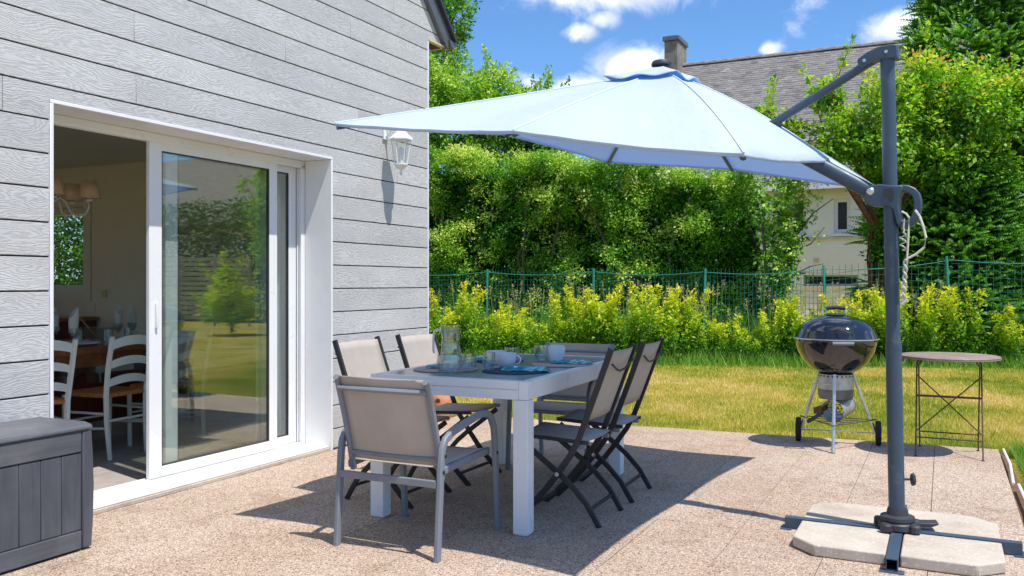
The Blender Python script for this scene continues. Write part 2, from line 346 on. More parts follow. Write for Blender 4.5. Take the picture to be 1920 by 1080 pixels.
# ------------------------------------------------------------------ mesh helpers
class MB:
    def __init__(self): self.v = []; self.f = []; self.sm = []
    def add(self, vs, fs, smooth=False):
        o = len(self.v); self.v += [tuple(x) for x in vs]; self.f += [tuple(i+o for i in f) for f in fs]; self.sm += [smooth]*len(fs); return self
    def box(self, x0, x1, y0, y1, z0, z1):
        vs = [(x, y, z) for z in (z0, z1) for x, y in ((x0, y0), (x1, y0), (x1, y1), (x0, y1))]
        return self.add(vs, [(3, 2, 1, 0), (4, 5, 6, 7), (0, 1, 5, 4), (1, 2, 6, 5), (2, 3, 7, 6), (3, 0, 4, 7)])
    def prism(self, pts, o, ax, ay, dvec, flip=False):   # polygon pts (a,b) -> o+a*ax+b*ay, extruded by dvec
        o = Vector(o); ax = Vector(ax); ay = Vector(ay); dv = Vector(dvec)
        A = [o+ax*a+ay*b for a, b in pts]; B = [p+dv for p in A]; n = len(pts)
        nrm = ax.cross(ay); area = sum(pts[i][0]*pts[(i+1) % n][1]-pts[(i+1) % n][0]*pts[i][1] for i in range(n))
        s = (nrm.dot(dv) > 0) == (area > 0)
        fa = tuple(range(n)); fb = tuple(range(n, 2*n)); side = [(i, (i+1) % n, n+(i+1) % n, n+i) for i in range(n)]
        if s: fs = [fa[::-1], fb]+side
        else: fs = [fa, fb[::-1]]+[q[::-1] for q in side]
        return self.add(A+B, fs)
    def sweep(self, path, w, h=None, n=8, ref=(0, 0, 1), round_=True, cap=True, taper=None, closed=False):
        """round tube (radius w) or flat bar (w along ref x tangent, h along the other)"""
        P = [Vector(p) for p in path]; k = len(P); ref = Vector(ref); rings = []
        if round_: prof = [(math.cos(2*math.pi*i/n)*w, math.sin(2*math.pi*i/n)*(h or w)) for i in range(n)]
        else: prof = [(-w/2, -h/2), (w/2, -h/2), (w/2, h/2), (-w/2, h/2)]; n = 4
        for i, p in enumerate(P):
            if closed: t = P[(i+1) % k]-P[i-1]
            else: t = P[min(i+1, k-1)]-P[max(i-1, 0)]
            t.normalize(); a = ref-t*ref.dot(t)
            if a.length < 1e-3: a = Vector((1, 0, 0))-t*t.x
            if a.length < 1e-3: a = Vector((0, 1, 0))-t*t.y
            a.normalize(); b = t.cross(a); s = taper[i] if taper else 1
            rings.append([p+a*(x*s)+b*(y*s) for x, y in prof])
        vs = [q for r in rings for q in r]; fs = []
        for i in range(k if closed else k-1):
            j = (i+1) % k
            for m in range(n): fs.append((i*n+m, i*n+(m+1) % n, j*n+(m+1) % n, j*n+m))
        self.add(vs, fs, True)
        if cap and not closed:
            self.add(rings[0], [tuple(range(n))[::-1]]); self.add(rings[-1], [tuple(range(n))])
        return self
    def bar(self, p0, p1, w, h, ref=(0, 0, 1)): 
        o = len(self.sm); self.sweep([p0, p1], w, h, ref=ref, round_=False); self.sm[o:] = [False]*(len(self.sm)-o); return self
    def rod(self, p0, p1, r, n=8): return self.sweep([p0, p1], r, n=n)
    def lathe(self, prof, n=24, c=(0, 0, 0), axis=None, a0=0, a1=None):
        full = a1 is None; a1 = 2*math.pi if full else a1; m = n if full else n+1
        M = Matrix.Identity(3) if axis is None else Vector(axis).to_track_quat('Z', 'Y').to_matrix(); c = Vector(c)
        vs = [c+M @ Vector((r*math.cos(a0+(a1-a0)*i/n), r*math.sin(a0+(a1-a0)*i/n), z)) for r, z in prof for i in range(m)]; fs = []
        for j in range(len(prof)-1):
            for i in range(n):
                k = (i+1) % m; fs.append((j*m+i, j*m+k, (j+1)*m+k, (j+1)*m+i))
        return self.add(vs, fs, True)
    def build(self, name, mat, parent=None, loc=(0, 0, 0), rz=0, sharp=35, bevel=0, solid=0, props=None):
        me = bpy.data.meshes.new(name); me.from_pydata(self.v, [], self.f); me.update()
        me.polygons.foreach_set('use_smooth', [True]*len(self.f)); me.set_sharp_from_angle(angle=R(sharp))
        me.materials.append(MAT[mat] if isinstance(mat, str) else mat)
        o = bpy.data.objects.new(name, me); col.objects.link(o); o.parent = parent; o.location = loc; o.rotation_euler = (0, 0, rz)
        if solid: m = o.modifiers.new('s', 'SOLIDIFY'); m.thickness = solid; m.offset = 0
        if bevel: m = o.modifiers.new('b', 'BEVEL'); m.width = bevel; m.segments = 2; m.limit_method = 'ANGLE'; m.angle_limit = R(40)
        for k, v in (props or {}).items(): o[k] = v
        return o

def tag(o, label=None, cat=None, group=None, kind=None):
    if label: o['label'] = label
    if cat: o['category'] = cat
    if group: o['group'] = group
    if kind: o['kind'] = kind
    return o
def empty(name, loc=(0, 0, 0), rz=0, label=None, cat=None, group=None, kind=None):
    o = bpy.data.objects.new(name, None); col.objects.link(o); o.location = loc; o.rotation_euler = (0, 0, rz); o.empty_display_size = .1
    return tag(o, label, cat, group, kind)
def copy_tree(o, parent=None, loc=None, rz=None, label=None):
    c = o.copy(); col.objects.link(c); c.parent = parent
    if loc is not None: c.location = loc
    if rz is not None: c.rotation_euler = (0, 0, rz)
    if label: c['label'] = label
    for ch in [x for x in ALLC(o)]: copy_tree(ch, c)
    return c
def ALLC(o): return [x for x in bpy.data.objects if x.parent == o]
def dup_obj(o, parent, loc=None, rot=None):
    c = o.copy(); col.objects.link(c); c.parent = parent
    if loc is not None: c.location = loc
    if rot is not None: c.rotation_euler = rot
    return c
def arc(cx, cz, r, a0, a1, n=6):
    return [(cx+r*math.cos(R(a0+(a1-a0)*i/n)), cz+r*math.sin(R(a0+(a1-a0)*i/n))) for i in range(n+1)]

def np_mesh(name, V, F, mat, tone=None, parent=None, loc=(0, 0, 0), smooth=False):
    """V (n,3), F (m,k) with k vertices a face"""
    me = bpy.data.meshes.new(name); m, k = F.shape
    me.vertices.add(len(V)); me.vertices.foreach_set('co', V.astype(np.float32).ravel())
    me.loops.add(m*k); me.loops.foreach_set('vertex_index', F.astype(np.int32).ravel())
    me.polygons.add(m); me.polygons.foreach_set('loop_start', np.arange(0, m*k, k, dtype=np.int32)); me.polygons.foreach_set('loop_total', np.full(m, k, dtype=np.int32))
    if tone is not None:
        a = me.attributes.new('tone', 'FLOAT', 'FACE'); a.data.foreach_set('value', tone.astype(np.float32))
    me.update(calc_edges=True); me.materials.append(MAT[mat])
    o = bpy.data.objects.new(name, me); col.objects.link(o); o.parent = parent; o.location = loc
    return o
def unit(a): return a/np.maximum(np.linalg.norm(a, axis=-1, keepdims=True), 1e-9)
def leaves_geo(P, D, Nn, length, width):
    """leaf quads: base P, direction D, normal Nn, arrays"""
    D = unit(D); S = unit(np.cross(D, Nn)); N2 = np.cross(S, D)
    l = length[:, None]; w = width[:, None]
    A = P; B = P+D*l*.45+S*w*.5+N2*l*.06; C = P+D*l-N2*l*.10; E = P+D*l*.45-S*w*.5+N2*l*.06
    V = np.stack([A, B, C, E], 1).reshape(-1, 3); F = np.arange(len(P)*4).reshape(-1, 4)
    return V, F
def merge(parts):
    V = []; F = []; T = []; o = 0
    for v, f, t in parts: V.append(v); F.append(f+o); T.append(t); o += len(v)
    return np.concatenate(V), np.concatenate(F), np.concatenate(T)
def clump_leaves(C, rad, per, ll, out, tone_c, spread=.22, up=.35, wr=.6):
    """C centres (n,3), out outward direction (n,3)"""
    n = len(C); idx = np.repeat(np.arange(n), per)
    off = rng.normal(size=(len(idx), 3)); off = unit(off)*(rng.random((len(idx), 1))**.5)*rad
    P = C[idx]+off*np.array([1, 1, .8])
    D = unit(unit(off)*.8+out[idx]*.6+rng.normal(size=P.shape)*.5+np.array([0, 0, -.25]))
    Nn = unit(out[idx]*.5+np.array([0, 0, up+.75])+rng.normal(size=P.shape)*.55)
    L = ll*(.6+.8*rng.random(len(P)))
    V, F = leaves_geo(P, D, Nn, L, L*wr)
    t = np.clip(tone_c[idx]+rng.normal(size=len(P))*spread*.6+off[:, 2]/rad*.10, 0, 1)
    return V, F, t
def vnoise(x, y, s, seed=0):
    """smooth value noise in 0..1"""
    r = np.random.default_rng(seed); G = r.random((64, 64)); x = np.asarray(x)/s+100; y = np.asarray(y)/s+100
    xi = np.floor(x).astype(int); yi = np.floor(y).astype(int); fx = x-xi; fy = y-yi; fx = fx*fx*(3-2*fx); fy = fy*fy*(3-2*fy)
    g = lambda a, b: G[a % 64, b % 64]
    return (g(xi, yi)*(1-fx)+g(xi+1, yi)*fx)*(1-fy)+(g(xi, yi+1)*(1-fx)+g(xi+1, yi+1)*fx)*fy

u3 = np.array([.440673, .897668, 0]); n3 = np.array([.897668, -.440673, 0]); o3 = np.array([O.x, O.y, 0])
def Wn(s, d, z): return o3+np.outer(s, u3)-np.outer(d, n3)+np.outer(z, [0, 0, 1])
# ================================================================== SETTING
g = MB(); g.add([(-400, -400, -.06), (400, -400, -.06), (400, 600, -.06), (-400, 600, -.06)], [(0, 1, 2, 3)])
g.build('lawn', 'soil', props={'kind': 'structure', 'label': 'sun-dried lawn beyond the terrace'})

terr = empty('terrace', O, ANG, label='terrace of pinkish exposed-gravel slabs', kind='structure')
DY0 = -4.52
def far_s(d): return 2.03+.0555*(-d)
m = MB(); m.prism([(-9, DY0+.004), (-9, .3), (1.38, .3), (1.38, 1.2), (far_s(1.2)-.01, 1.2), (far_s(DY0)-.01, DY0+.004)], (0, 0, -.055), (1, 0, 0), (0, 1, 0), (0, 0, .045))
m.build('bedding', 'earth', terr)
sd, sl = .4365, .4365
slab_cache = {}
for j in range(14):
    y0 = DY0+j*sd; y1 = min(y0+sd, 1.18)-.003
    if y0 >= 1.18: break
    s_hi = far_s((y0+y1)/2); k = 0
    s1 = None
    smin = -4.1 if y0 < -.02 else 1.39
    if y0 < -.02 and y1 > 0: y1 = -.002
    x1 = far_s((y0+y1)/2)
    first = True
    while x1 > smin+.05:
        x0 = max(x1-(sl if not first else sl*.8), smin)
        mb = MB()
        if first:
            mb.prism([(x0+.001, y0), (far_s(y0), y0), (far_s(y1), y1), (x0+.001, y1)], (0, 0, -.04), (1, 0, 0), (0, 1, 0), (0, 0, .04+rng.uniform(-.0008, .0008)))
        else:
            mb.box(x0+.001, x1, y0, y1, -.04, rng.uniform(-.0008, .0008))
        mb.build('slab', 'gravel', terr, bevel=.0012)
        x1 = x0; first = False
mb = MB(); mb.box(-9, -4.103, DY0, -.002, -.04, 0); o = mb.build('far_slab_field', 'gravel', terr); o.name = 'paving'

# soil strip and white plastic edging beside the terrace
m = MB(); m.prism([(-5, DY0-.11), (2.3, DY0-.06), (2.3, DY0-.002), (-5, DY0-.002)], (0, 0, -.058), (1, 0, 0), (0, 1, 0), (0, 0, .022))
m.build('bare_earth', 'earth', None, O, ANG, props={'kind': 'structure'})
ed = empty('edging_strip', O, ANG, 'white plastic edging strip lying along the right edge of the terrace', 'edging')
for a, b, dd in ((2.22, .95, .03), (.94, -.3, .045), (-.31, -1.6, .03)):
    m = MB(); m.sweep([(a, DY0-dd, .012), ((a+b)/2, DY0-dd-.008, .016), (b, DY0-dd+.012, .012)], .009, .009, n=6); m.build('strip', 'white_paint', ed)

# scraps of dry leaf blown over the slabs
n = 150; ss = rng.uniform(-3.5, 2.1, n); dd_ = -.05-4.3*rng.random(n)**1.6
P = Wn(ss, dd_, np.full(n, .003)); a = rng.uniform(0, 6.28, n)
V, F = leaves_geo(P, np.stack([np.cos(a), np.sin(a), rng.uniform(0, .35, n)], 1), np.stack([rng.normal(size=n)*.3, rng.normal(size=n)*.3, np.ones(n)], 1), rng.uniform(.008, .026, n), rng.uniform(.004, .012, n))
tag(np_mesh('leaf_litter', V, F, 'grass_blade', np.clip(.75+rng.normal(size=n)*.15, 0, 1)), 'scraps of dry leaf scattered on the terrace', 'leaf litter', kind='stuff')

# ================================================================== OWN HOUSE
house = empty('house', O, ANG, 'grey wood-grain clad house with sliding glass door and dark roof edge', 'house')
DW = -2.297; DT = 2.19; SC = 1.384; ZK = .159; DZ = .1768
def rake(z): return 1.312+(3.77-z)/1.04
# masonry (all the wall pieces butt, none overlap)
m = MB(); m.box(-6.5, -6.0, .014, .32, 0, 2.09); m.box(-3.95, DW-.02, .014, .32, 0, 2.09); m.box(-6.5, DW-.02, .014, .32, 2.09, 5); m.build('wall', 'plaster', house)
m = MB(); m.box(-6.0, -3.95, .2, .206, .06, 2.09); m.box(-6.0, -3.95, .17, .24, 0, .06); m.build('added_window_pane', 'lamp_glass', house)  # invented glazed opening left of the view, lets daylight into the room
m = MB(); m.box(.02, SC-.004, .014, .32, 0, 3.42); m.build('wall', 'plaster', house)
m = MB(); m.box(DW-.02, .02, .014, .32, DT+.02, 5); m.build('wall', 'plaster', house)
m = MB(); m.prism([(.02, 3.42), (rake(3.42), 3.42), (rake(5), 5), (.02, 5)], (0, .014, 0), (1, 0, 0), (0, 0, 1), (0, .1, 0)); m.build('wall', 'dark_wall', house)
m = MB()                                                            # end wall with the kitchen window
m.box(1.07, SC-.004, .32, 4.06, 0, 3.42); m.box(1.07, SC-.004, 5.1, 6.9, 0, 3.42)
m.box(1.07, SC-.004, 4.06, 5.1, 0, 1.17); m.box(1.07, SC-.004, 4.06, 5.1, 2.07, 3.42); m.build('end_wall', 'plaster', house)
m = MB(); m.box(-6.5, -5.2, 6.9, 7.2, 0, 3.42); m.box(-1.8, SC, 6.9, 7.2, 0, 3.42); m.box(-5.2, -1.8, 6.9, 7.2, 0, .5); m.box(-5.2, -1.8, 6.9, 7.2, 2.2, 3.42); m.build('back_wall', 'plaster', house)
m = MB(); m.box(-5.2, -1.8, 7.04, 7.046, .5, 2.2); m.build('added_back_window', 'lamp_glass', house)  # unseen window added in the back wall to let sky light in
m = MB(); m.box(-6.8, -6.5, 0, 1.5, 0, 3.42); m.box(-6.8, -6.5, 5, 7.2, 0, 3.42); m.box(-6.8, -6.5, 1.5, 5, 2.2, 3.42); m.box(-6.8, -6.5, 1.5, 5, 0, .3); m.build('end_wall', 'plaster', house)
m = MB(); m.box(-6.66, -6.654, 1.5, 5, .3, 2.2); m.build('added_window_pane', 'lamp_glass', house)  # unseen end window, added to brighten the room
m = MB(); m.box(-6.5, 1.07, .32, 6.9, 2.5, 2.7); m.build('ceiling', 'ceiling_paint', house)
m = MB(); m.box(-6.5, 1.07, .32, 6.9, -.05, .018); m.build('floor_base', 'dark_wall', house)
for i in range(9):
    for j in range(6):
        x0 = -3.2+i*.47; 
        if x0+.47 > 1.07: continue
        m = MB(); m.box(x0, x0+.466, .335+j*.47, .335+j*.47+.466, .018, .03); m.build('floor_tile', 'tile_floor', house)
m = MB(); m.box(-6.5, -3.204, .335, 6.9, .018, .03); m.box(-3.2, 1.07, .335+6*.47, 6.9, .018, .03); m.build('floor_covering', 'tile_floor', house)
# cladding boards
JO = {11: [-2.57, .9], 12: [-1.775], 13: [-3.3, .35], 14: [-1.789], 15: [-.507], 16: [-1.241], 17: [.245], 18: [-.9], 19: [.85, -2.4], 20: [-.2], 21: [.6], 22: [-.5]}
for k in range(-1, 24):
    z0 = ZK+k*DZ if k >= 0 else .012; z1 = ZK+(k+1)*DZ
    z0g = z0+.0045; z1g = z1-.0045
    segs = []
    if z1 <= 2.11: segs = [(-6.5, -6.02), (-3.93, DW-.022), (.022, SC)]
    elif z1 <= DT: segs = [(-6.5, DW-.022), (.022, SC)]
    else: segs = [(-6.5, 99)]
    for (a, b) in segs:
        cuts = [a]+sorted(x for x in JO.get(k, [-4.6+(k*1.37) % 1.6]) if a+.1 < x < min(b, 3)-.1)+[b]
        for c0, c1 in zip(cuts[:-1], cuts[1:]):
            p0 = c0+(.0015 if c0 != a else 0); p1 = c1-(.0015 if c1 != b else 0)
            if z1 > 3.43 and c1 == 99: hi0, hi1 = (rake(z0g), rake(z1g)) if z0 > 3.43 else (SC, rake(z1g))
            else: hi0 = hi1 = (SC if c1 == 99 else p1)
            if z0 <= 3.43 < z1 and c1 == 99:
                pts = [(p0, z0g), (SC, z0g), (SC, 3.432), (rake(3.432), 3.432), (rake(z1g), z1g), (p0, z1g)]
            elif z0 < DT < z1:   # notch over the door
                if p0 < DW and p1 > 0:
                    mb = MB()
                    for q in ([(p0, z0g), (DW-.022, z0g), (DW-.022, z1g), (p0, z1g)], [(DW-.022, DT+.022), (.022, DT+.022), (.022, z1g), (DW-.022, z1g)], [(.022, z0g), (hi0, z0g), (hi1, z1g), (.022, z1g)]): mb.prism(q, (0, -.011, 0), (1, 0, 0), (0, 0, 1), (0, .0115, 0))
                    mb.build('board', 'board', house); continue
                pts = [(p0, z0g), (min(hi0, DW-.022), z0g), (min(hi1, DW-.022), z1g), (p0, z1g)] if p0 < DW else [(p0, z0g), (hi0, z0g), (hi1, z1g), (p0, z1g)]
            else: pts = [(p0, z0g), (hi0, z0g), (hi1, z1g), (p0, z1g)]
            mb = MB(); mb.prism(pts, (0, -.011, 0), (1, 0, 0), (0, 0, 1), (0, .0115, 0)); mb.build('board', 'board', house, bevel=.0018)
m = MB(); m.box(-6.5, -6.02, .001, .013, .01, 2.1); m.box(-3.93, DW-.022, .001, .013, .01, 2.1); m.prism([(-6.5, 2.1), (DW-.022, 2.1), (DW-.022, DT+.022), (.022, DT+.022), (.022, .01), (SC-.006, .01), (SC-.006, 3.43), (rake(3.43)-.01, 3.43), (rake(5)-.01, 5), (-6.5, 5)], (0, .001, 0), (1, 0, 0), (0, 0, 1), (0, .012, 0)); m.build('board_backing', 'dark_wall', house)
m = MB(); m.box(SC, SC+.016, -.014, .35, 0, 3.425); m.build('corner_trim', 'white_pvc', house, bevel=.002)
# roof edge
rk = (Vector((1, 0, -1.04))).normalized()
def rp(z, off=0): return (rake(z)+off*1.04/1.4427, z+off*1/1.4427)
def strip(o0, o1, z0=3.44, z1=5.2): return [rp(z0, o0), rp(z0, o1), rp(z1, o1), rp(z1, o0)]
m = MB(); m.prism([(SC+.016, 3.425), (1.69, 3.425), (1.69, 3.44), (SC+.016, 3.44)], (0, -.03, 0), (1, 0, 0), (0, 0, 1), (0, 7.2, 0)); m.build('soffit', 'soffit', house)
m = MB(); m.prism(strip(.0, .13, 3.415), (0, -.055, 0), (1, 0, 0), (0, 0, 1), (0, .05, 0)); m.build('rake_board', 'zinc', house, bevel=.003)
m = MB(); m.prism(strip(.132, .165, 3.40), (0, -.09, 0), (1, 0, 0), (0, 0, 1), (0, .16, 0)); m.build('rake_flashing', 'dark_plastic', house, bevel=.003)
m = MB(); m.prism([rp(3.41, .13), rp(3.41, .17), rp(8, .17), rp(8, .13)], (0, .072, 0), (1, 0, 0), (0, 0, 1), (0, 7.3, 0)); m.build('roof', 'slate', house)
m = MB(); prof = [(1.74+.065*math.cos(R(a)), 3.50+.065*math.sin(R(a))) for a in range(180, 361, 20)]
m.prism(prof+[(1.80, 3.5), (1.74, 3.44+.005), (1.68, 3.5)][:1]+[(1.745, 3.495)], (0, -.07, 0), (1, 0, 0), (0, 0, 1), (0, 7.4, 0)); m.build('gutter', 'zinc', house)

# door surround, frame and panels
sur = empty('door_surround', (0, 0, 0)); sur.parent = house
m = MB(); m.box(0, .02, -.016, .232, .0, DT); m.build('jamb', 'white_pvc', sur, bevel=.002)
m = MB(); m.box(DW-.02, DW, -.016, .232, .0, DT); m.build('jamb', 'white_pvc', sur, bevel=.002)
m = MB(); m.box(DW-.02, .02, -.016, .232, DT+.001, DT+.02); m.build('head', 'white_pvc', sur, bevel=.002)
m = MB(); m.box(DW, 0, -.004, .232, 0.001, .022); m.build('step', 'concrete', sur, bevel=.002); 
m = MB(); m.box(DW, 0, .012, .226, .024, .034); m.build('sill', 'white_pvc', sur, bevel=.003)
fr = empty('sliding_door', (0, 0, 0)); fr.parent = house
m = MB(); m.box(DW, 0, .233, .315, .012, .042); m.box(DW, 0, .25, .258, .042, .052); m.box(DW, 0, .286, .294, .042, .052)
m.box(DW, 0, .233, .315, 2.155, DT); m.box(DW, 0, .233, .24, 2.135, 2.155); m.box(DW, 0, .269, .277, 2.135, 2.155)
m.box(-.032, 0, .233, .315, .042, 2.155); m.box(DW, DW+.032, .233, .315, .042, 2.155)
m.box(-.046, -.032, .233, .24, .042, 2.135); m.box(-.046, -.032, .269, .277, .042, 2.135); m.build('outer_frame', 'white_alu', fr, bevel=.0015)
def panel(x0, x1, y0, y1, name):
    m = MB(); zb, zt = .054, 2.15; w = .098
    m.box(x0, x0+w, y0, y1, zb, zt); m.box(x1-w+.015, x1, y0, y1, zb, zt); m.box(x0+w, x1-w+.015, y0, y1, zb, zb+.062); m.box(x0+w, x1-w+.015, y0, y1, zt-.062, zt)
    o = m.build(name, 'white_alu', fr, bevel=.002)
    ym = (y0+y1)/2; m = MB(); gx0, gx1 = x0+w-.001, x1-w+.016
    t = .008
    m.box(gx0, gx1, ym-.012, ym+.012, zb+.061, zb+.061+t); m.box(gx0, gx1, ym-.012, ym+.012, zt-.061-t, zt-.061)
    m.box(gx0, gx0+t, ym-.012, ym+.012, zb+.07, zt-.07); m.box(gx1-t, gx1, ym-.012, ym+.012, zb+.07, zt-.07); s = m.build('gasket', 'dark_plastic', fr)
    m = MB(); m.box(gx0+t, gx1-t, ym-.003, ym+.003, zb+.069, zt-.069); s = m.build('glass', 'pane_glass', fr)
    return o
panel(-1.461, -.303, .241, .268, 'sliding_panel')
panel(-1.30, -.05, .278, .305, 'fixed_panel')
m = MB(); m.box(-1.42, -1.405, .222, .24, .98, 1.14); m.build('handle', 'white_alu', fr, bevel=.004)
# kitchen window and interior fixtures
wn = empty('kitchen_window', (0, 0, 0)); wn.parent = house
m = MB()
for a, b, c, d in ((4.06, 4.13, 1.17, 2.07), (5.03, 5.1, 1.17, 2.07), (4.13, 5.03, 1.17, 1.24), (4.13, 5.03, 2.0, 2.07)): m.box(1.1, 1.16, a, b, c, d)
m.build('window_frame', 'white_pvc', wn, bevel=.003)
m = MB(); m.box(1.128, 1.134, 4.13, 5.03, 1.24, 2.0); m.build('pane', 'lamp_glass', wn)
m = MB(); 
for a, b, c, d in ((3.96, 4.06, 1.07, 2.17), (5.1, 5.2, 1.07, 2.17), (4.06, 5.1, 1.07, 1.17), (4.06, 5.1, 2.07, 2.17)): m.box(1.05, 1.069, a, b, c, d)
m.build('architrave', 'plaster', wn, bevel=.003)
m = MB(); m.box(1.06, 1.069, 3.72, 3.80, 1.11, 1.19); o = m.build('light_switch', 'soffit', house, bevel=.004)
# tiles of the splashback under the kitchen window
for i in range(10):
    for j in range(2):
        m = MB(); m.box(1.062, 1.069, 3.9+i*.15, 3.9+i*.15+.147, .93+j*.065*1, .93+j*.065+.062); m.build('wall_tile', 'plaster', house)

# ------------------------------------------------------------------ wall lantern
lan = empty('wall_lantern', W(.71, 0, 2.14), ANG, 'white six-sided wall lantern hanging from a bracket on the grey cladding', 'lantern')
# local: x along the wall, -y out of the wall; lamp axis at y=-.17
c = (0, -.17)
m = MB(); m.box(-.035, .035, -.028, -.0115, .30, .46); m.sweep([(0, -.02, .44), (0, -.05, .445), (0, -.10, .435), (0, -.17, .435)], .009, n=8, ref=(1, 0, 0))
m.sweep([(0, -.028, .33), (0, -.055, .35), (0, -.075, .39), (0, -.07, .425)], .008, n=6, ref=(1, 0, 0)); m.build('bracket', 'white_paint', lan, bevel=.003)
m = MB(); m.lathe([(.0, .43), (.008, .43), (.01, .40), (.018, .39), (.03, .375), (.05, .345), (.085, .312), (.098, .298), (.098, .288), (.088, .286), (.0, .290)], 6, (0, -.17, 0)); m.build('lantern_roof', 'white_paint', lan, sharp=20)
m = MB(); m.lathe([(.075, .286), (.078, .284), (.048, .095), (.046, .09)], 6, (0, -.17, 0)); m.build('glass_panes', 'lamp_glass', lan, sharp=20)
m = MB()
for i in range(6):
    a = math.pi/3*i; m.rod((math.cos(a)*.079, -.17+math.sin(a)*.079, .288), (math.cos(a)*.049, -.17+math.sin(a)*.049, .09), .005, 6)
m.build('glazing_bar', 'white_paint', lan)
m = MB(); m.lathe([(0, .096), (.056, .096), (.056, .084), (.045, .07), (.03, .055), (.012, .045), (.008, .03), (.013, .018), (.006, .0), (0, -.004)], 12, (0, -.17, 0)); m.build('finial', 'white_paint', lan)
m = MB(); m.lathe([(0, .10), (.014, .10), (.014, .14), (.028, .17), (.03, .20), (.02, .225), (0, .235)], 12, (0, -.17, 0)); m.build('bulb', 'porcelain', lan)

# ================================================================== STORAGE CHEST
CX = -2.458
ch = empty('storage_chest', W(CX, -.30, 0), ANG, 'charcoal wood-look resin storage chest against the wall left of the door', 'storage box')
# local x from -1.2 to 0, y: front at -.205 (towards the terrace), back +.2
m = MB(); m.box(-1.2, -.01, -.19, .2, .03, .564); m.build('body', 'chest', ch, bevel=.01)
def bulge(z): return .012*math.sin(math.pi*min(max(z/.55, 0), 1))
xs = [-.055-.104*i for i in range(11)]
for i, x in enumerate(xs):
    m = MB(); 
    pts = [(x-.1015, .1), (x, .1), (x, .462), (x-.1015, .462)]
    m.prism(pts, (0, -.204, 0), (1, 0, 0), (0, 0, 1), (0, .014, 0)); m.build('plank', 'chest', ch, bevel=.003)
m = MB(); m.box(-1.2, -.056, -.209, -.188, .012, .097); m.build('bottom_rail', 'chest_lid', ch, bevel=.005)
m = MB(); m.box(-1.2, -.056, -.209, -.188, .466, .562); m.build('top_rail', 'chest_lid', ch, bevel=.005)
m = MB(); pf = [(-.052, .012), (-.004, .012), (.006, .15), (.010, .3), (.004, .45), (-.004, .562), (-.052, .562)]
m.prism(pf, (0, -.211, 0), (1, 0, 0), (0, 0, 1), (0, .43, 0)); m.build('corner_post', 'chest', ch, bevel=.006)
m = MB(); pr_ = [(-.212, .566), (.205, .566), (.207, .585), (.16, .600), (-.16, .600), (-.204, .590), (-.214, .578)]
m.prism(pr_, (-1.23, 0, 0), (0, 1, 0), (0, 0, 1), (1.232, 0, 0)); m.build('lid', 'chest_lid', ch, bevel=.008)
m = MB(); m.prism([(-.2125, .5635), (-.205, .5635), (-.205, .566), (-.2125, .566)], (-1.22, 0, 0), (0, 1, 0), (0, 0, 1), (1.2, 0, 0)); m.build('lid_groove', 'dark_plastic', ch)

# ================================================================== DINING TABLE ON THE TERRACE
tb = empty('garden_table', (-.012, 5.285, 0), R(65.5), 'white aluminium garden table with grey glass top standing on the terrace', 'table')
LX, LY, TZ = .80, .4625, .77
for sx in (-1, 1):
    for sy in (-1, 1):
        m = MB(); m.box(sx*LX-.04-sx*.04, sx*LX+.04-sx*.04, sy*LY-.04-sy*.04, sy*LY+.04-sy*.04, 0.006, TZ-.094); m.box(sx*LX-.035-sx*.04, sx*LX+.035-sx*.04, sy*LY-.035-sy*.04, sy*LY+.035-sy*.04, 0, .006)
        m.build('leg', 'white_alu', tb, bevel=.004)
for sy in (-1, 1): m = MB(); m.box(-LX, LX, min(sy*LY, sy*(LY-.05)), max(sy*LY, sy*(LY-.05)), TZ-.092, TZ); m.build('side_rail', 'white_alu', tb, bevel=.003)
for sx in (-1, 1):
    m = MB(); a, b = sorted((sx*LX, sx*(LX-.05))); i_ = sx*.006; m.box(a, b, -LY+.0505, LY-.0505, TZ-.092, TZ-.045); m.box(min(a, a-i_), max(b-.006, b-.006), -LY+.0505, LY-.0505, TZ-.0452, TZ-.0398) if sx > 0 else m.box(a+.006, b, -LY+.0505, LY-.0505, TZ-.0452, TZ-.0398); m.box(a, b, -LY+.0505, LY-.0505, TZ-.040, TZ)
    m.build('end_rail', 'white_alu', tb)
m = MB(); m.box(-LX+.045, LX-.045, -LY+.052, LY-.052, TZ-.0405, TZ-.041+.0005); m.box(-LX+.051, -.0015, -LY+.0515, LY-.0515, TZ-.008, TZ-.001); m.box(.0015, LX-.051, -LY+.0515, LY-.0515, TZ-.008, TZ-.001)
m.build('glass_top', 'table_glass', tb)
TOP = TZ-.001+.002

def tz_at(px, py, z=TZ):  # metric point on the table top read once from the survey
    Y = (CAM_H-z)*1650/(py-531); return ((px-960)/1650*Y, Y)

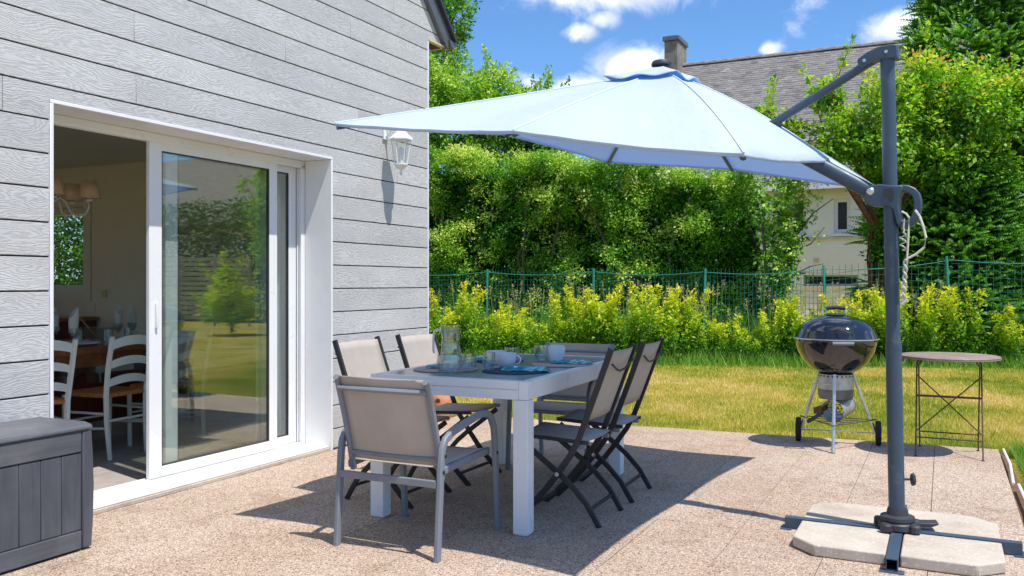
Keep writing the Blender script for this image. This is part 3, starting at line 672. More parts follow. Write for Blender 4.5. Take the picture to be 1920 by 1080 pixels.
# --- things on the table (positions in metres)
def placemat(loc, r, mat, label, group='placemats on the garden table'):
    m = MB(); n = 40; prof = [(0, .005), (r*.97, .005), (r, .004), (r, .0), (0, 0)]
    m.lathe(prof, n); return tag(m.build('placemat', mat, None, (*loc, TOP)), label, 'placemat', group)
P1 = (-.375, 4.995); P2 = (.018, 4.90); P3 = (.298, 5.30); P4 = (-.082, 5.53)
placemat(P1, .185, 'pink_mat', 'pinkish woven placemat under the teal napkin at the near left of the white table')
placemat(P2, .185, 'navy_mat', 'dark blue placemat under the big teal cloth beside the white mug')
placemat(P3, .18, 'pink_mat', 'pinkish placemat under the white bowl at the right far side of the table')
placemat(P4, .155, 'navy_mat', 'dark blue placemat behind the white cups at the far left side of the table')
def cloth(name, loc, rx, ry, h, mat, label, seed, rz=0):
    r = np.random.default_rng(seed); n = 22; m = MB(); vs = []; fs = []
    ph = r.random(8)*6.28
    for i in range(n):
        for j in range(n):
            x = -1+2*i/(n-1); y = -1+2*j/(n-1)
            X = x*rx*(1+.08*math.sin(3*y+ph[0])); Yy = y*ry*(1+.1*math.sin(4*x+ph[1]))
            e = max(0, 1-max(abs(x), abs(y))**4)
            z = .003+h*e*(.55+.25*math.sin(5*x+ph[2]+2*y)+.2*math.sin(7*y+3*x+ph[3]))
            vs.append((X, Yy, z))
    for i in range(n-1):
        for j in range(n-1): fs.append((i*n+j, (i+1)*n+j, (i+1)*n+j+1, i*n+j+1))
    m.add(vs, fs, True); return tag(m.build(name, mat, None, (*loc, TOP+.006), rz, sharp=80, solid=.004), label, 'napkin', 'teal napkins on the placemats')
cloth('napkin', (-.40, 5.07), .09, .075, .014, 'print_cloth', 'small teal napkin folded on the pinkish placemat nearest the jug', 1, R(10))
cloth('napkin', (.075, 4.88), .13, .08, .028, 'print_cloth', 'large crumpled teal printed napkin on the dark blue placemat at the near edge', 2, R(-5))
cloth('napkin', (.36, 5.33), .12, .08, .016, 'print_cloth', 'teal and white napkin beside the white bowl on the far right placemat', 3, R(-15))
cloth('napkin', (-.14, 5.53), .10, .07, .02, 'teal_cloth', 'dark teal napkin on the placemat behind the white cups', 4)

def handle(mb, r, z0, z1, out=.028, rad=.005, ang=0):
    pts = []
    for i in range(9):
        a = -math.pi/2+math.pi*i/8; x = r-.003+out*math.cos(a); z = (z0+z1)/2+(z1-z0)/2*math.sin(a); pts.append((x*math.cos(ang), x*math.sin(ang), z))
    mb.sweep(pts, rad, n=8, ref=(-math.sin(ang), math.cos(ang), 0)); return mb
def mug(loc, r, h, label, ang=0, z=TOP+.006, mat='porcelain', belly=1.0, cat='mug', name='mug'):
    t = empty(name, (*loc, z), 0, label, cat, 'white mugs and bowls on the table')
    m = MB(); m.lathe([(0, 0), (r*.55, 0), (r*.6, .004), (r*.85*belly, h*.25), (r*belly, h*.6), (r, h), (r-.004, h), (r*belly-.004, h*.6), (r*.8*belly-.004, h*.27), (r*.5, .008), (0, .008)], 28); m.build('bowl' if name == 'mug' else 'body', mat, t)
    m = MB(); handle(m, r*belly, h*.25, h*.85, ang=ang); m.build('handle', mat, t); return t
mug((-.035, 5.05), .062, .083, 'white breakfast mug in front of the upturned one on the blue placemat', R(-15))
mug((-.095, 5.33), .058, .08, 'white mug half hidden behind the front white mug', R(160), z=TOP)
t = empty('bowl', (.262, 5.42, TOP+.006), 0, 'white bowl behind the clear glass mug at the far right placemat', 'bowl', 'white mugs and bowls on the table')
m = MB(); m.lathe([(0, 0), (.04, 0), (.058, .03), (.066, .07), (.066, .1), (.062, .1), (.06, .07), (.05, .03), (0, .01)], 28); m.build('shell', 'porcelain', t)
def tumbler(loc, r, h, label, z=TOP, facets=0, hnd=None, group='clear glasses on the table', belly=1.0, cat='glass', name='drinking_glass'):
    t = empty(name, (*loc, z), 0, label, cat, group)
    m = MB(); n = facets or 28
    m.lathe([(0, 0), (r*.8, 0), (r*.86*belly, h*.12), (r*1.04*belly, h*.45), (r*1.02, h*.8), (r, h), (r-.0025, h), (r*.98, h*.8), (r*belly*1.0-.003, h*.45), (r*.8*belly-.003, h*.16), (0, .012)], n)
    m.build('vessel', 'clear_glass', t, sharp=15 if facets else 40)
    if hnd is not None: m = MB(); handle(m, r, h*.2, h*.85, .03, .005, hnd); m.build('handle', 'clear_glass', t)
    return t
tumbler((-.335, 4.75), .066, .105, 'round clear glass cup standing nearest in front of the jug', belly=1.12, hnd=R(10))
tumbler((-.238, 4.87), .042, .1, 'clear faceted tumbler right of the jug', facets=10)
tumbler((-.128, 4.93), .036, .095, 'clear tumbler standing left of the front white mug', z=TOP+.006)
tumbler((.0, 5.42), .045, .095, 'clear glass mug behind the white mugs', hnd=R(20))
tumbler((.185, 5.40), .048, .105, 'clear glass mug in front of the white bowl on the far right placemat', z=TOP+.006, hnd=R(200))
# jug
jg = empty('glass_jug', (-.355, 5.09, TOP), 0, 'tall clear glass water jug with handle and lid on the table', 'jug')
m = MB(); m.lathe([(0, 0), (.048, 0), (.056, .01), (.058, .06), (.055, .12), (.050, .17), (.054, .215), (.057, .225), (.054, .225), (.047, .17), (.052, .12), (.054, .06), (.05, .02), (0, .018)], 16); m.build('vessel', 'clear_glass', jg, sharp=15)
m = MB(); m.lathe([(.0, .05+.105), (.0515, .155), (.054, .06), (.051, .021), (0, .02)][::-1], 20); m.build('water', 'lamp_glass', jg)
m = MB(); m.lathe([(.0, .215), (.05, .215), (.052, .2), (.058, .2), (.058, .243), (.05, .25), (0, .252)], 20); m.build('lid', 'clear_glass', jg)
m = MB(); m.sweep([(-.05, 0, .205), (-.075, 0, .222), (-.095, 0, .21), (-.1, 0, .16), (-.1, 0, .1), (-.095, 0, .085)], .0065, n=8, ref=(0, 1, 0)); m.build('handle', 'white_paint', jg)

# ================================================================== ARMCHAIRS
def armchair(loc, rz, label):
    t = empty('armchair', (*loc, 0), rz, label, 'chair', 'grey armchairs at the table ends')
    hy = .283
    for sy in (-1, 1):
        y = sy*hy
        side = [(-.295, y, 0), (-.272, y, .3), (-.262, y, .44), (-.252, y, .50), (-.225, y, .54), (-.17, y, .565), (-.05, y, .59), (.10, y, .615), (.17, y, .61), (.215, y, .585), (.245, y, .535), (.258, y, .46), (.27, y, .3), (.292, y, 0)]
        m = MB(); m.sweep(side, .026, .034, ref=(0, 1, 0), round_=False); m.build('arm_and_legs', 'frame_grey', t, sharp=50, bevel=.006)
        yi = sy*(hy-.032)
        m = MB(); m.sweep([(-.205, yi, .355), (-.225, yi, .45), (-.27, yi, .62), (-.33, yi, .805), (-.345, yi, .815)], .017, .015, ref=(0, 1, 0), n=8); m.build('back_post', 'frame_grey', t)
        m = MB(); m.sweep([(-.235, yi, .385), (-.1, yi, .395), (.1, yi, .405), (.245, yi, .41)], .02, .034, ref=(0, 1, 0), round_=False); m.build('seat_rail', 'frame_grey', t, bevel=.004)
        m = MB()
        for p in ((-.262, y+sy*.014, .40), (.26, y+sy*.014, .40), (-.245, y+sy*.014, .47)): m.lathe([(0, .006), (.008, .004), (.009, 0)], 8, p, (0, sy, 0))
        m.build('bolt', 'black_frame', t)
    m = MB(); m.bar((-.283, -hy+.015, .345), (-.283, hy-.015, .345), .034, .018, ref=(0, 0, 1)); m.build('rear_stretcher', 'frame_grey', t, bevel=.003)
    bow = lambda y: -.022*(1-(y/hy)**2)
    ys = [-.245+.49*i/10 for i in range(11)]
    m = MB(); m.sweep([(-.318+bow(y), y, .765) for y in ys], .013, .019, n=8); m.build('top_crossbar', 'frame_grey', t)
    m = MB(); m.sweep([(-.228+bow(y)*.5, y, .445) for y in ys], .011, n=8); m.build('lower_crossbar', 'frame_grey', t)
    m = MB(); m.sweep([(.25, y, .40) for y in ys], .013, n=8); m.build('front_crossbar', 'frame_grey', t)
    # fabric sheets with sag
    def sheet(prof, name, sag):
        n = len(prof); k = 11; vs = []
        for i, (x, z) in enumerate(prof):
            for j in range(k):
                y = -.243+.486*j/(k-1); b = 1-(y/.243)**2
                e = math.sin(math.pi*i/(n-1)) if n > 2 else 1
                vs.append((x+sag[0]*b*(.5+.5*e), y, z+sag[1]*b*e))
        fs = [(i*k+j, (i+1)*k+j, (i+1)*k+j+1, i*k+j+1) for i in range(n-1) for j in range(k-1)]
        m = MB(); m.add(vs, fs, True); m.build(name, 'mesh', t, sharp=80, solid=.003)
    sheet([(-.218, .415), (-.228, .46), (-.248, .54), (-.272, .63), (-.30, .72), (-.328, .805), (-.338, .822)], 'backrest', (-.018, 0))
    sheet([(-.215, .405), (-.1, .415), (.02, .42), (.12, .425), (.22, .425), (.262, .415), (.268, .40)], 'seat', (0, -.022))
    return t
armchair((-.457, 4.37), R(63.1), 'grey armchair with taupe mesh back at the near end of the table, seen from behind')
armchair((.35, 6.10), R(245), 'grey armchair at the far end of the table facing the camera')

# ================================================================== FOLDING CHAIRS
def folding(loc, rz, label):
    t = empty('folding_chair', (*loc, 0), rz, label, 'chair', 'folding chairs along the sides of the table')
    for sy in (-1, 1):
        y = sy*.212
        m = MB(); m.sweep([(-.06, y, .925), (.0, y, .76), (.06, y, .60), (.115, y, .455), (.165, y, .36), (.235, y, .262), (.31, y, .165), (.40, y, .07), (.475, y, 0)], .016, .032, ref=(0, 1, 0), round_=False); m.build('leg', 'black_frame', t, sharp=50, bevel=.004)
        y2 = sy*.19
        m = MB(); m.sweep([(.455, y2, .425), (.40, y2, .385), (.32, y2, .325), (.235, y2, .262), (.16, y2, .2), (.08, y2, .115), (.01, y2, 0)], .016, .03, ref=(0, 1, 0), round_=False); m.build('leg', 'black_frame', t, sharp=50, bevel=.004)
        m = MB(); m.bar((.07, y2-sy*.0, .432), (.475, y2, .452), .014, .02, ref=(0, 1, 0)); m.build('seat_rail', 'black_frame', t, bevel=.003)
        m = MB()
        for f in (.12, .34, .56, .78):
            x = -.06+.175*f; z = .925-.47*f; m.lathe([(0, .003), (.006, .002), (.0065, 0)], 8, (x-.012, y, z-.006), (-1, 0, -.3))
        m.lathe([(0, .004), (.011, .003), (.012, 0)], 10, (.235, y+sy*.008, .262), (0, sy, 0)); m.build('rivet', 'steel', t)
        m = MB(); m.box(.085, .125, sy*.19-.012, sy*.19+.012, .40, .425); m.build('hinge', 'frame_grey', t, bevel=.003)
    m = MB(); m.bar((.065, -.183, .085), (.065, .183, .085), .018, .012, ref=(0, 0, 1)); m.build('stretcher', 'black_frame', t, bevel=.002)
    m = MB(); m.bar((.40, -.205, .07), (.40, .205, .07), .018, .012, ref=(0, 0, 1)); m.build('stretcher', 'black_frame', t, bevel=.002)
    m = MB(); m.sweep([(-.062, -.20, .845), (-.062, -.12, .835), (-.055, -.05, .806), (-.055, .05, .80), (-.062, .12, .812), (-.062, .20, .845)], .006, n=6); m.build('tie_cord', 'black_frame', t)
    k = 9
    def sheet(prof, name, sx, sz, hw):
        vs = []; n = len(prof)
        for i, (x, z) in enumerate(prof):
            for j in range(k):
                y = -hw+2*hw*j/(k-1); b = 1-(y/hw)**2; vs.append((x+sx*b, y, z+sz*b*math.sin(math.pi*min(i+.6, n-1)/(n))))
        fs = [(i*k+j, (i+1)*k+j, (i+1)*k+j+1, i*k+j+1) for i in range(n-1) for j in range(k-1)]
        m = MB(); m.add(vs, fs, True); m.build(name, 'mesh', t, sharp=80, solid=.003)
    sheet([(-.052, .91), (-.035, .865), (.0, .77), (.03, .69), (.062, .605), (.082, .55)], 'backrest', -.018, 0, .206)
    sheet([(.075, .442), (.17, .446), (.28, .451), (.38, .457), (.46, .462), (.487, .458)], 'seat', 0, -.02, .19)
    return t
folding((.5375, 4.695), R(155.7), 'dark folding chair with taupe mesh on the right side of the table, nearest the camera')
folding((.7785, 5.217), R(155.7), 'dark folding chair on the right side of the table, farther from the camera')
folding((-.89, 5.316), R(-26.5), 'dark folding chair between the house wall and the table, nearest the door')
folding((-.594, 5.866), R(-26.5), 'dark folding chair on the wall side of the table, beside the corner of the house')

# ================================================================== PARASOL
PB = Vector((1.888, 4.31, 0))
par = empty('cantilever_parasol', PB, 0, 'pale blue cantilever parasol on a dark blue-grey pole over the table', 'parasol')
def rel(x, y, z): return Vector((x, y, z))-PB
hub = rel(.84, 4.94, 2.445)
rimA = [('B', rel(.856, 3.246, 1.738)), ('BR', rel(1.627, 4.513, 1.892)), ('R', rel(2.397, 5.78, 1.885)), ('RT', rel(1.564, 6.24, 2.075)),
        ('T', rel(.731, 6.70, 2.186)), ('TL', rel(-.05, 5.43, 2.185)), ('L', rel(-.838, 4.165, 2.015)), ('LB', rel(.005, 3.72, 1.905))]
rim = [p for _, p in rimA]
def ribz(r): return .16*math.sin(math.pi*min(r, 1)**.9)*(1-r*.25)
def ribpt(p, r):
    q = hub.lerp(p, r); q.z += BOW[id(p)]*r*(1-r); return q
BOW = {id(p): b for p, b in zip(rim, (.24, .20, .16, .14, .10, .03, -.02, .06))}
NS, NR_ = 10, 16
def canopy(r0, r1, lift, name, mat, sagk=1.0, valance=0):
    m = MB(); vs = []; fs = []; M_ = 8*NS
    rs = [r0+(r1-r0)*i/NR_ for i in range(NR_+1)]
    for r in rs:
        for k in range(8):
            for j in range(NS):
                a = j/NS; A = ribpt(rim[k], r); B = ribpt(rim[(k+1) % 8], r); q = A.lerp(B, a)
                s = math.sin(math.pi*a); w = math.sin(math.pi*a)*r
                c = hub.lerp(q, 1-.035*s*r*r); q.x, q.y = c.x, c.y
                q.z -= sagk*.05*s*r*(1-.88*r)
                q.z += lift+.0012*math.sin(23*a+9*r+k)*r
                vs.append(q)
    for i in range(NR_):
        for c in range(M_): d = (c+1) % M_; fs.append((i*M_+c, (i+1)*M_+c, (i+1)*M_+d, i*M_+d))
    m.add(vs, fs, True); return m
cm = canopy(.05, 1.0, 0, 'canopy', 'canopy')
# narrow hem hanging from the rim
M_ = 8*NS; base = len(cm.v)-M_; hem = []
for c in range(M_):
    q = Vector(cm.v[base+c]); o2 = (q-hub); o2.z = 0; q2 = q-o2.normalized()*.004; q2.z -= .013; hem.append(q2)
o_ = len(cm.v); cm.v += [tuple(q) for q in hem]; 
for c in range(M_): d = (c+1) % M_; cm.f.append((base+c, o_+c, o_+d, base+d)); cm.sm.append(True)
cno = cm.build('canopy', 'canopy', par, sharp=70, solid=.003)
# piping along the seams
m = MB()
for p in rim: m.sweep([ribpt(p, .2+.8*i/10)+Vector((0, 0, .004)) for i in range(11)], .0035, n=5)
m.build('seam', 'hem', cno)
# vent cap, wavy edge
m = MB(); vs = []; fs = []; nn = 64
for i in range(7):
    r = .02+.031*i
    for j in range(nn):
        a = j/nn*8; k = int(a) % 8; fa = a-int(a); q = ribpt(rim[k], r).lerp(ribpt(rim[(k+1) % 8], r), fa)
        e = (i/6)**2; q.z += .034-.012*(i/6)+e*(.010*math.sin(math.pi*2*fa+.6)+.007*math.sin(17*j/nn*6.28/2)); vs.append(q)
for i in range(6):
    for j in range(nn): d = (j+1) % nn; fs.append((i*nn+j, (i+1)*nn+j, (i+1)*nn+d, i*nn+d))
m.add(vs, fs, True); m.build('vent_flap', 'canopy', cno, sharp=70, solid=.003)
m = MB(); m.lathe([(0, .066), (.03, .066), (.05, .06), (.058, .046), (.058, .036), (0, .034)], 20, hub); m.build('top_cap', 'dark_plastic', cno)
# ribs and hub under the canopy
hubu = hub+Vector((0, 0, -.06))
for i, p in enumerate(rim):
    m = MB(); m.sweep([ribpt(p, .03+.965*j/8)+Vector((0, 0, -.022)) for j in range(9)], .009, .012, n=6); r_ = m.build('rib', 'pole_paint', par)
    m = MB(); m.lathe([(0, .008), (.006, .006), (.007, 0), (.007, -.02), (0, -.022)], 8, ribpt(p, .99)+Vector((0, 0, -.016)), (p-hub)); m.build('rib_tip', 'hem', r_)
m = MB(); m.lathe([(0, .03), (.06, .03), (.065, 0), (.05, -.05), (0, -.055)], 16, hubu); m.build('hub', 'dark_plastic', par)
# pole, leaning a little
lean = Vector((-.05, .0, 2.43))
def pole(z): return lean*(z/2.43)
m = MB(); m.sweep([pole(.10), pole(.95)], .0375, n=20, ref=(1, 0, 0)); m.build('lower_pole', 'pole_paint', par)
m = MB(); m.sweep([pole(.95), pole(2.36)], .0335, n=20, ref=(1, 0, 0)); m.sweep([pole(.935), pole(.96)], .0385, n=20, ref=(1, 0, 0)); m.build('upper_pole', 'pole_paint', par)
arm0 = rel(1.795, 4.352, 1.70); arm1 = hub+Vector((-.0, 0, -.05))
ad = (arm1-arm0).normalized(); ah = Vector((ad.x, ad.y, 0)).normalized(); an = Vector((-ah.y, ah.x, 0))   # plane of the arm
m = MB(); m.sweep([arm0, arm0+(arm1-arm0)*.985], .037, .03, n=14, ref=(0, 0, 1)); m.build('arm', 'pole_paint', par)
m = MB(); 
for sg in (-1, 1): m.sweep([arm0+an*.012*sg+Vector((0, 0, .028))+ad*.02, arm0+an*.012*sg+Vector((0, 0, .028))+ad*.42], .004, n=5)
m.build('arm_ridge', 'frame_grey', par)
# strut from pole top
sA = pole(2.385)+ah*.075+Vector((0, 0, -.03)); sB = arm0+(arm1-arm0)*.455+Vector((0, 0, .075))
m = MB(); m.sweep([sA, sB], .022, .028, n=10, ref=(0, 0, 1)); m.build('strut', 'pole_paint', par)
m = MB(); m.prism([(-.06, -.012), (.055, .025), (.05, .045), (.02, .065), (-.02, .045), (-.07, .01)], sB-an*.02-Vector((0, 0, .035)), -ah, (0, 0, 1), an*.04); m.build('strut_bracket', 'pole_paint', par, bevel=.004)
# top bracket: curved cap plate
c0 = pole(2.385)
m = MB(); m.prism([(-.05, -.035), (.045, -.030), (.115, -.062), (.13, -.045), (.135, -.02), (.09, .01), (.04, .03), (-.02, .035), (-.05, .03)], c0-an*.042, ah, (0, 0, 1), an*.084); m.build('top_bracket', 'pole_paint', par, bevel=.006)
m = MB()
for q in (c0+an*.042+ah*.0, c0+an*.042+ah*.10+Vector((0, 0, -.03))): m.lathe([(0, .005), (.008, .004), (.009, 0)], 10, q, an)
m.build('bolt', 'steel', par)
# clamp on the pole at the arm foot
c1 = pole(1.665)
m = MB(); m.prism([(.115, .005), (.108, .045), (.085, .075), (.04, .078), (-.02, .068), (-.06, .066), (-.06, .045), (-.045, .02), (-.042, -.04), (-.055, -.10), (-.05, -.125), (-.035, -.12), (-.028, -.09), (-.02, -.05), (.0, -.028), (.05, -.03), (.085, -.025), (.105, -.01)], c1-an*.047, ah, (0, 0, 1), an*.094)
m.build('clamp', 'pole_paint', par, bevel=.005)
m = MB(); m.prism([(.024, .052), (-.012, .055), (-.024, .03), (-.02, -.0), (-.004, -.012), (.006, .004), (.022, .02)], c1+an*.0465, ah, (0, 0, 1), an*.004); m.build('clamp_window', 'dark_plastic', par)
m = MB(); m.lathe([(0, .008), (.014, .007), (.018, .003), (.018, 0)], 14, c1+ah*.085+Vector((0, 0, .045))+an*.047, an); m.build('pivot_bolt', 'steel', par)
m = MB(); hp = [(-.03, .052), (-.055, .055), (-.08, .051), (-.101, .040), (-.116, .020), (-.123, -.005), (-.124, -.035), (-.120, -.062), (-.111, -.088), (-.097, -.108), (-.078, -.119), (-.058, -.120), (-.044, -.112)]
m.sweep([c1+ah*a+Vector((0, 0, b)) for a, b in hp], .040, .036, ref=an, round_=False); m.build('crank_handle', 'pole_paint', par, sharp=50, bevel=.006)
# knob low on the pole
kp = pole(.30)+Vector((.037, 0, 0)); m = MB(); m.lathe([(0, 0), (.006, 0), (.006, .03), (.012, .032), (.03, .036), (.032, .045), (.028, .05), (.012, .052), (0, .052)], 8, kp, (1, -.15, 0)); m.build('locking_knob', 'dark_plastic', par)
# base: collar, cross beams
m = MB(); m.lathe([(0, .16), (.045, .16), (.052, .13), (.078, .122), (.08, .105), (.074, .1), (.05, .1), (0, .1)], 28); m.build('collar', 'dark_plastic', par)
m = MB(); m.lathe([(.0, .1), (.075, .1), (.085, .09), (.088, .065), (.08, .06), (0, .06)], 28)
for a in (10, 125, 215, 300):
    q = Vector((math.cos(R(a))*.095, math.sin(R(a))*.095, .0)); m.lathe([(0, .098), (.022, .098), (.028, .09), (.028, .062), (0, .06)], 10, q)
m.build('base_hub', 'dark_plastic', par)
m = MB(); m.prism([(0, 0), (.075, .0), (.11, .012), (.11, .022), (.07, .02), (0, .02)], (.075, -.035, .075), (.96, -.1, 0), (0, 0, 1), (.02, .07, 0)); m.build('foot_pedal', 'dark_plastic', par, bevel=.004)
for i, (a, L_) in enumerate(((0, .53), (90, .53), (180, .53), (270, .53))):
    dv = Vector((math.cos(ANG+R(a)), math.sin(ANG+R(a)), 0)); pv = Vector((-dv.y, dv.x, 0)); w, t_, h_ = .05, .004, .058
    m = MB()
    for (x0, x1, z0, z1) in ((-w/2, w/2, h_-t_, h_), (-w/2, w/2, .004, .004+t_), (-w/2, -w/2+t_, .004+t_, h_-t_), (w/2-t_, w/2, .004+t_, h_-t_)):
        m.prism([(x0, z0), (x1, z0), (x1, z1), (x0, z1)], dv*(.026 if i % 2 == 0 else .026), pv, (0, 0, 1), dv*(L_-.026))
    m.build('cross_beam', 'pole_paint', par)
    m = MB(); m.prism([(-.05, 0), (.05, 0), (.05, .004), (-.05, .004)], dv*(L_-.035), pv, (0, 0, 1), dv*.055); m.build('beam_foot', 'pole_paint', par)

names = ['slab of the parasol base nearest the wall, far from the camera', 'pale concrete ballast slab of the parasol base, near left quarter',
         'pale concrete ballast slab of the parasol base, near right quarter', 'pale concrete ballast slab of the parasol base, far right quarter']
names[0] = 'pale concrete ballast slab of the parasol base, far left quarter'
for (sx, sy), lb in zip(((1, 1), (-1, 1), (-1, -1), (1, -1)), names):
    g0, g1, cf = .03, .445, .11
    pts = [(sx*g0, sy*g0), (sx*g1, sy*g0), (sx*g1, sy*(g1-cf)), (sx*(g1-cf), sy*g1), (sx*g0, sy*g1)]
    m = MB(); m.prism(pts, (0, 0, .0015), (1, 0, 0), (0, 1, 0), (0, 0, .0525))
    tag(m.build('ballast_slab', 'concrete', None, PB, ANG, bevel=.007), lb, 'paving slab', 'ballast slabs on the parasol base')

# rope looped on the crank
rp_ = empty('rope', PB+c1, 0, 'pale twisted rope knotted and hanging from the parasol crank handle', 'rope')
rt = -ah
def rq(a, z, off=0): return rt*a+Vector((0, 0, z*.78))+an*(.035+off)
m = MB(); m.sweep([rq(.115, -.07), rq(.135, -.11), rq(.15, -.17), rq(.162, -.24), rq(.155, -.30), rq(.12, -.34), rq(.085, -.365), rq(.075, -.38)], .0058, n=7); m.build('loop', 'rope', rp_)
m = MB(); m.sweep([rq(.055, -.075), rq(.075, -.09), rq(.088, -.115), rq(.086, -.2), rq(.082, -.3), rq(.078, -.38)], .005, n=7); m.build('strand', 'rope', rp_)
for s in (0, 1):
    pts = [rq(.074+.008*math.sin(i*1.15+math.pi*s)-.002*(i/3), -.37-.016*i, .008*math.cos(i*1.15+math.pi*s)) for i in range(17)]
    m = MB(); m.sweep(pts, .0055, n=7, ref=(1, 0, 0)); m.build('twisted_strand', 'rope', rp_)
m = MB(); m.sweep([rq(.068, -.12), rq(.064, -.17), rq(.066, -.2)]+[rq(.062+.014*math.sin(i*1.6), -.205-.011*i, .012*math.cos(i*1.6)) for i in range(11)], .004, n=6, ref=(1, 0, 0)); m.build('knot', 'rope', rp_)
m = MB(); m.sweep([rq(.078, -.62), rq(.065, -.64), rq(.05, -.645)], .009, n=7); m.build('knot', 'rope', rp_)

# ================================================================== KETTLE BARBECUE
BC = Vector((2.505, 6.81, 0)); bq = empty('kettle_barbecue', BC, 0, 'black enamel kettle barbecue on three legs with two wheels at the lawn edge', 'barbecue')
RB = .302; ZR = .835
m = MB(); prof = [(0, ZR-.285), (.05, ZR-.284), (.12, ZR-.268), (.19, ZR-.225), (.245, ZR-.165), (.28, ZR-.10), (.297, ZR-.04), (RB-.002, ZR-.008), (RB+.004, ZR-.006), (RB+.004, ZR-.001)]
m.lathe(prof, 48); m.build('bowl', 'enamel', bq)
m = MB(); prof = [(RB+.009, ZR-.018), (RB+.009, ZR+.002), (RB+.002, ZR+.012), (.29, ZR+.05), (.262, ZR+.095), (.22, ZR+.13), (.16, ZR+.158), (.09, ZR+.175), (0, ZR+.181)]
m.lathe(prof, 48); ld = m.build('lid', 'enamel', bq)
m = MB(); m.lathe([(RB+.0095, ZR-.004), (RB+.0135, ZR-.002), (RB+.0135, ZR+.003), (RB+.009, ZR+.005)], 48); m.build('lid_rim', 'steel', ld)
vd = Vector((-.20, -.98, 0)); vs_ = Vector((.98, -.20, 0))
m = MB(); hz = ZR+.178
m.sweep([-vs_*.075+Vector((0, 0, hz-.01)), -vs_*.07+Vector((0, 0, hz+.03)), -vs_*.05+Vector((0, 0, hz+.052))], .006, n=6, ref=(0, 1, 0)); m.sweep([vs_*.075+Vector((0, 0, hz-.01)), vs_*.07+Vector((0, 0, hz+.03)), vs_*.05+Vector((0, 0, hz+.052))], .006, n=6, ref=(0, 1, 0)); m.build('handle_bracket', 'steel', ld)
m = MB(); m.sweep([vs_*a+Vector((0, 0, hz+.054+.006*math.cos(a*25))) for a in (-.07, -.045, -.02, 0, .02, .045, .07)], .016, .013, n=10); m.build('lid_handle', 'dark_plastic', ld)
m = MB(); m.lathe([(.06, .0), (.075, .003), (.078, .012), (.06, .02), (0, .02)], 24, (0, 0, ZR+.172)); m.build('heat_shield', 'dark_plastic', ld)
m = MB(); m.sweep([vd*(RB+.045)+vs_*a+Vector((0, 0, ZR-.02)) for a in (-.075, -.05, 0, .05, .075)], .013, .014, n=8); 
m.sweep([vd*(RB-.01)+vs_*-.06+Vector((0, 0, ZR-.02)), vd*(RB+.04)+vs_*-.06+Vector((0, 0, ZR-.02))], .006, n=6); m.sweep([vd*(RB-.01)+vs_*.06+Vector((0, 0, ZR-.02)), vd*(RB+.04)+vs_*.06+Vector((0, 0, ZR-.02))], .006, n=6); m.build('bowl_handle', 'frame_grey', bq)
m = MB(); m.lathe([(.128, ZR-.39), (.13, ZR-.39), (.13, ZR-.275), (.125, ZR-.272)], 32); m.build('ash_collar', 'galv', bq)
m = MB()
for k in range(24):
    a = 2*math.pi*k/24; q = Vector((math.cos(a)*.1305, math.sin(a)*.1305, ZR-.287)); m.lathe([(0, .001), (.0075, .001)], 8, q, (math.cos(a), math.sin(a), 0))
m.build('vent_hole', 'black_frame', bq)
m = MB(); m.lathe([(0, ZR-.465), (.12, ZR-.465), (.128, ZR-.455), (.132, ZR-.392), (.124, ZR-.39), (0, ZR-.40)], 32); m.build('ash_pan', 'zinc', bq)
m = MB(); m.sweep([vd*.125-vs_*.03+Vector((0, 0, ZR-.345)), vd*.12-vs_*.13+Vector((0, 0, ZR-.345)), vd*.12-vs_*.2+Vector((0, 0, ZR-.35))], .004, n=6); m.build('damper_lever', 'steel', bq)
feet = [Vector((2.378, 6.517, 0))-BC, Vector((2.294, 7.047, .095))-BC, Vector((2.847, 6.839, .095))-BC]
for i, f in enumerate(feet):
    tp = Vector((f.x, f.y, 0)).normalized()*.135+Vector((0, 0, ZR-.27)); fz = .0 if i == 0 else .10
    f2 = Vector((f.x, f.y, fz)) if i == 0 else Vector((f.x*.93, f.y*.93, fz))
    m = MB(); m.rod(tp, f2, .0125, 10); lg = m.build('leg', 'steel', bq)
    if i == 0: m = MB(); m.rod(f2, f2+(tp-f2).normalized()*.05, .016, 10); m.build('leg_cap', 'galv', lg); m = MB(); m.rod(f2+(tp-f2).normalized()*.20, f2+(tp-f2).normalized()*.25, .0145, 10); m.build('leg_sleeve', 'steel', lg)
wdir = (feet[2]-feet[1]); wdir.z = 0; wdir.normalize()
m = MB(); m.rod(feet[1]+Vector((0, 0, 0)), feet[2], .005, 8); m.build('axle', 'steel', bq)
for i in (1, 2):
    f = feet[i]; m = MB(); m.lathe([(.0, -.012), (.055, -.012), (.06, -.02), (.088, -.02), (.095, -.012), (.095, .012), (.088, .02), (.06, .02), (.055, .012), (0, .012)], 24, f, wdir); wh = m.build('wheel', 'rubber', bq)
    m = MB(); m.lathe([(0, -.022), (.012, -.022), (.012, .022), (0, .022)], 10, f, wdir); m.build('hub_cap', 'galv', wh)
# wire triangle shelf
m = MB(); tri = [Vector((f.x*.95, f.y*.95, .20)) for f in feet]
for k in range(3): m.rod(tri[k], tri[(k+1) % 3], .004, 6)
for q in (.25, .5, .75): m.rod(tri[0].lerp(tri[1], q), tri[0].lerp(tri[2], q), .003, 6)
m.build('wire_shelf', 'rust_iron', bq)
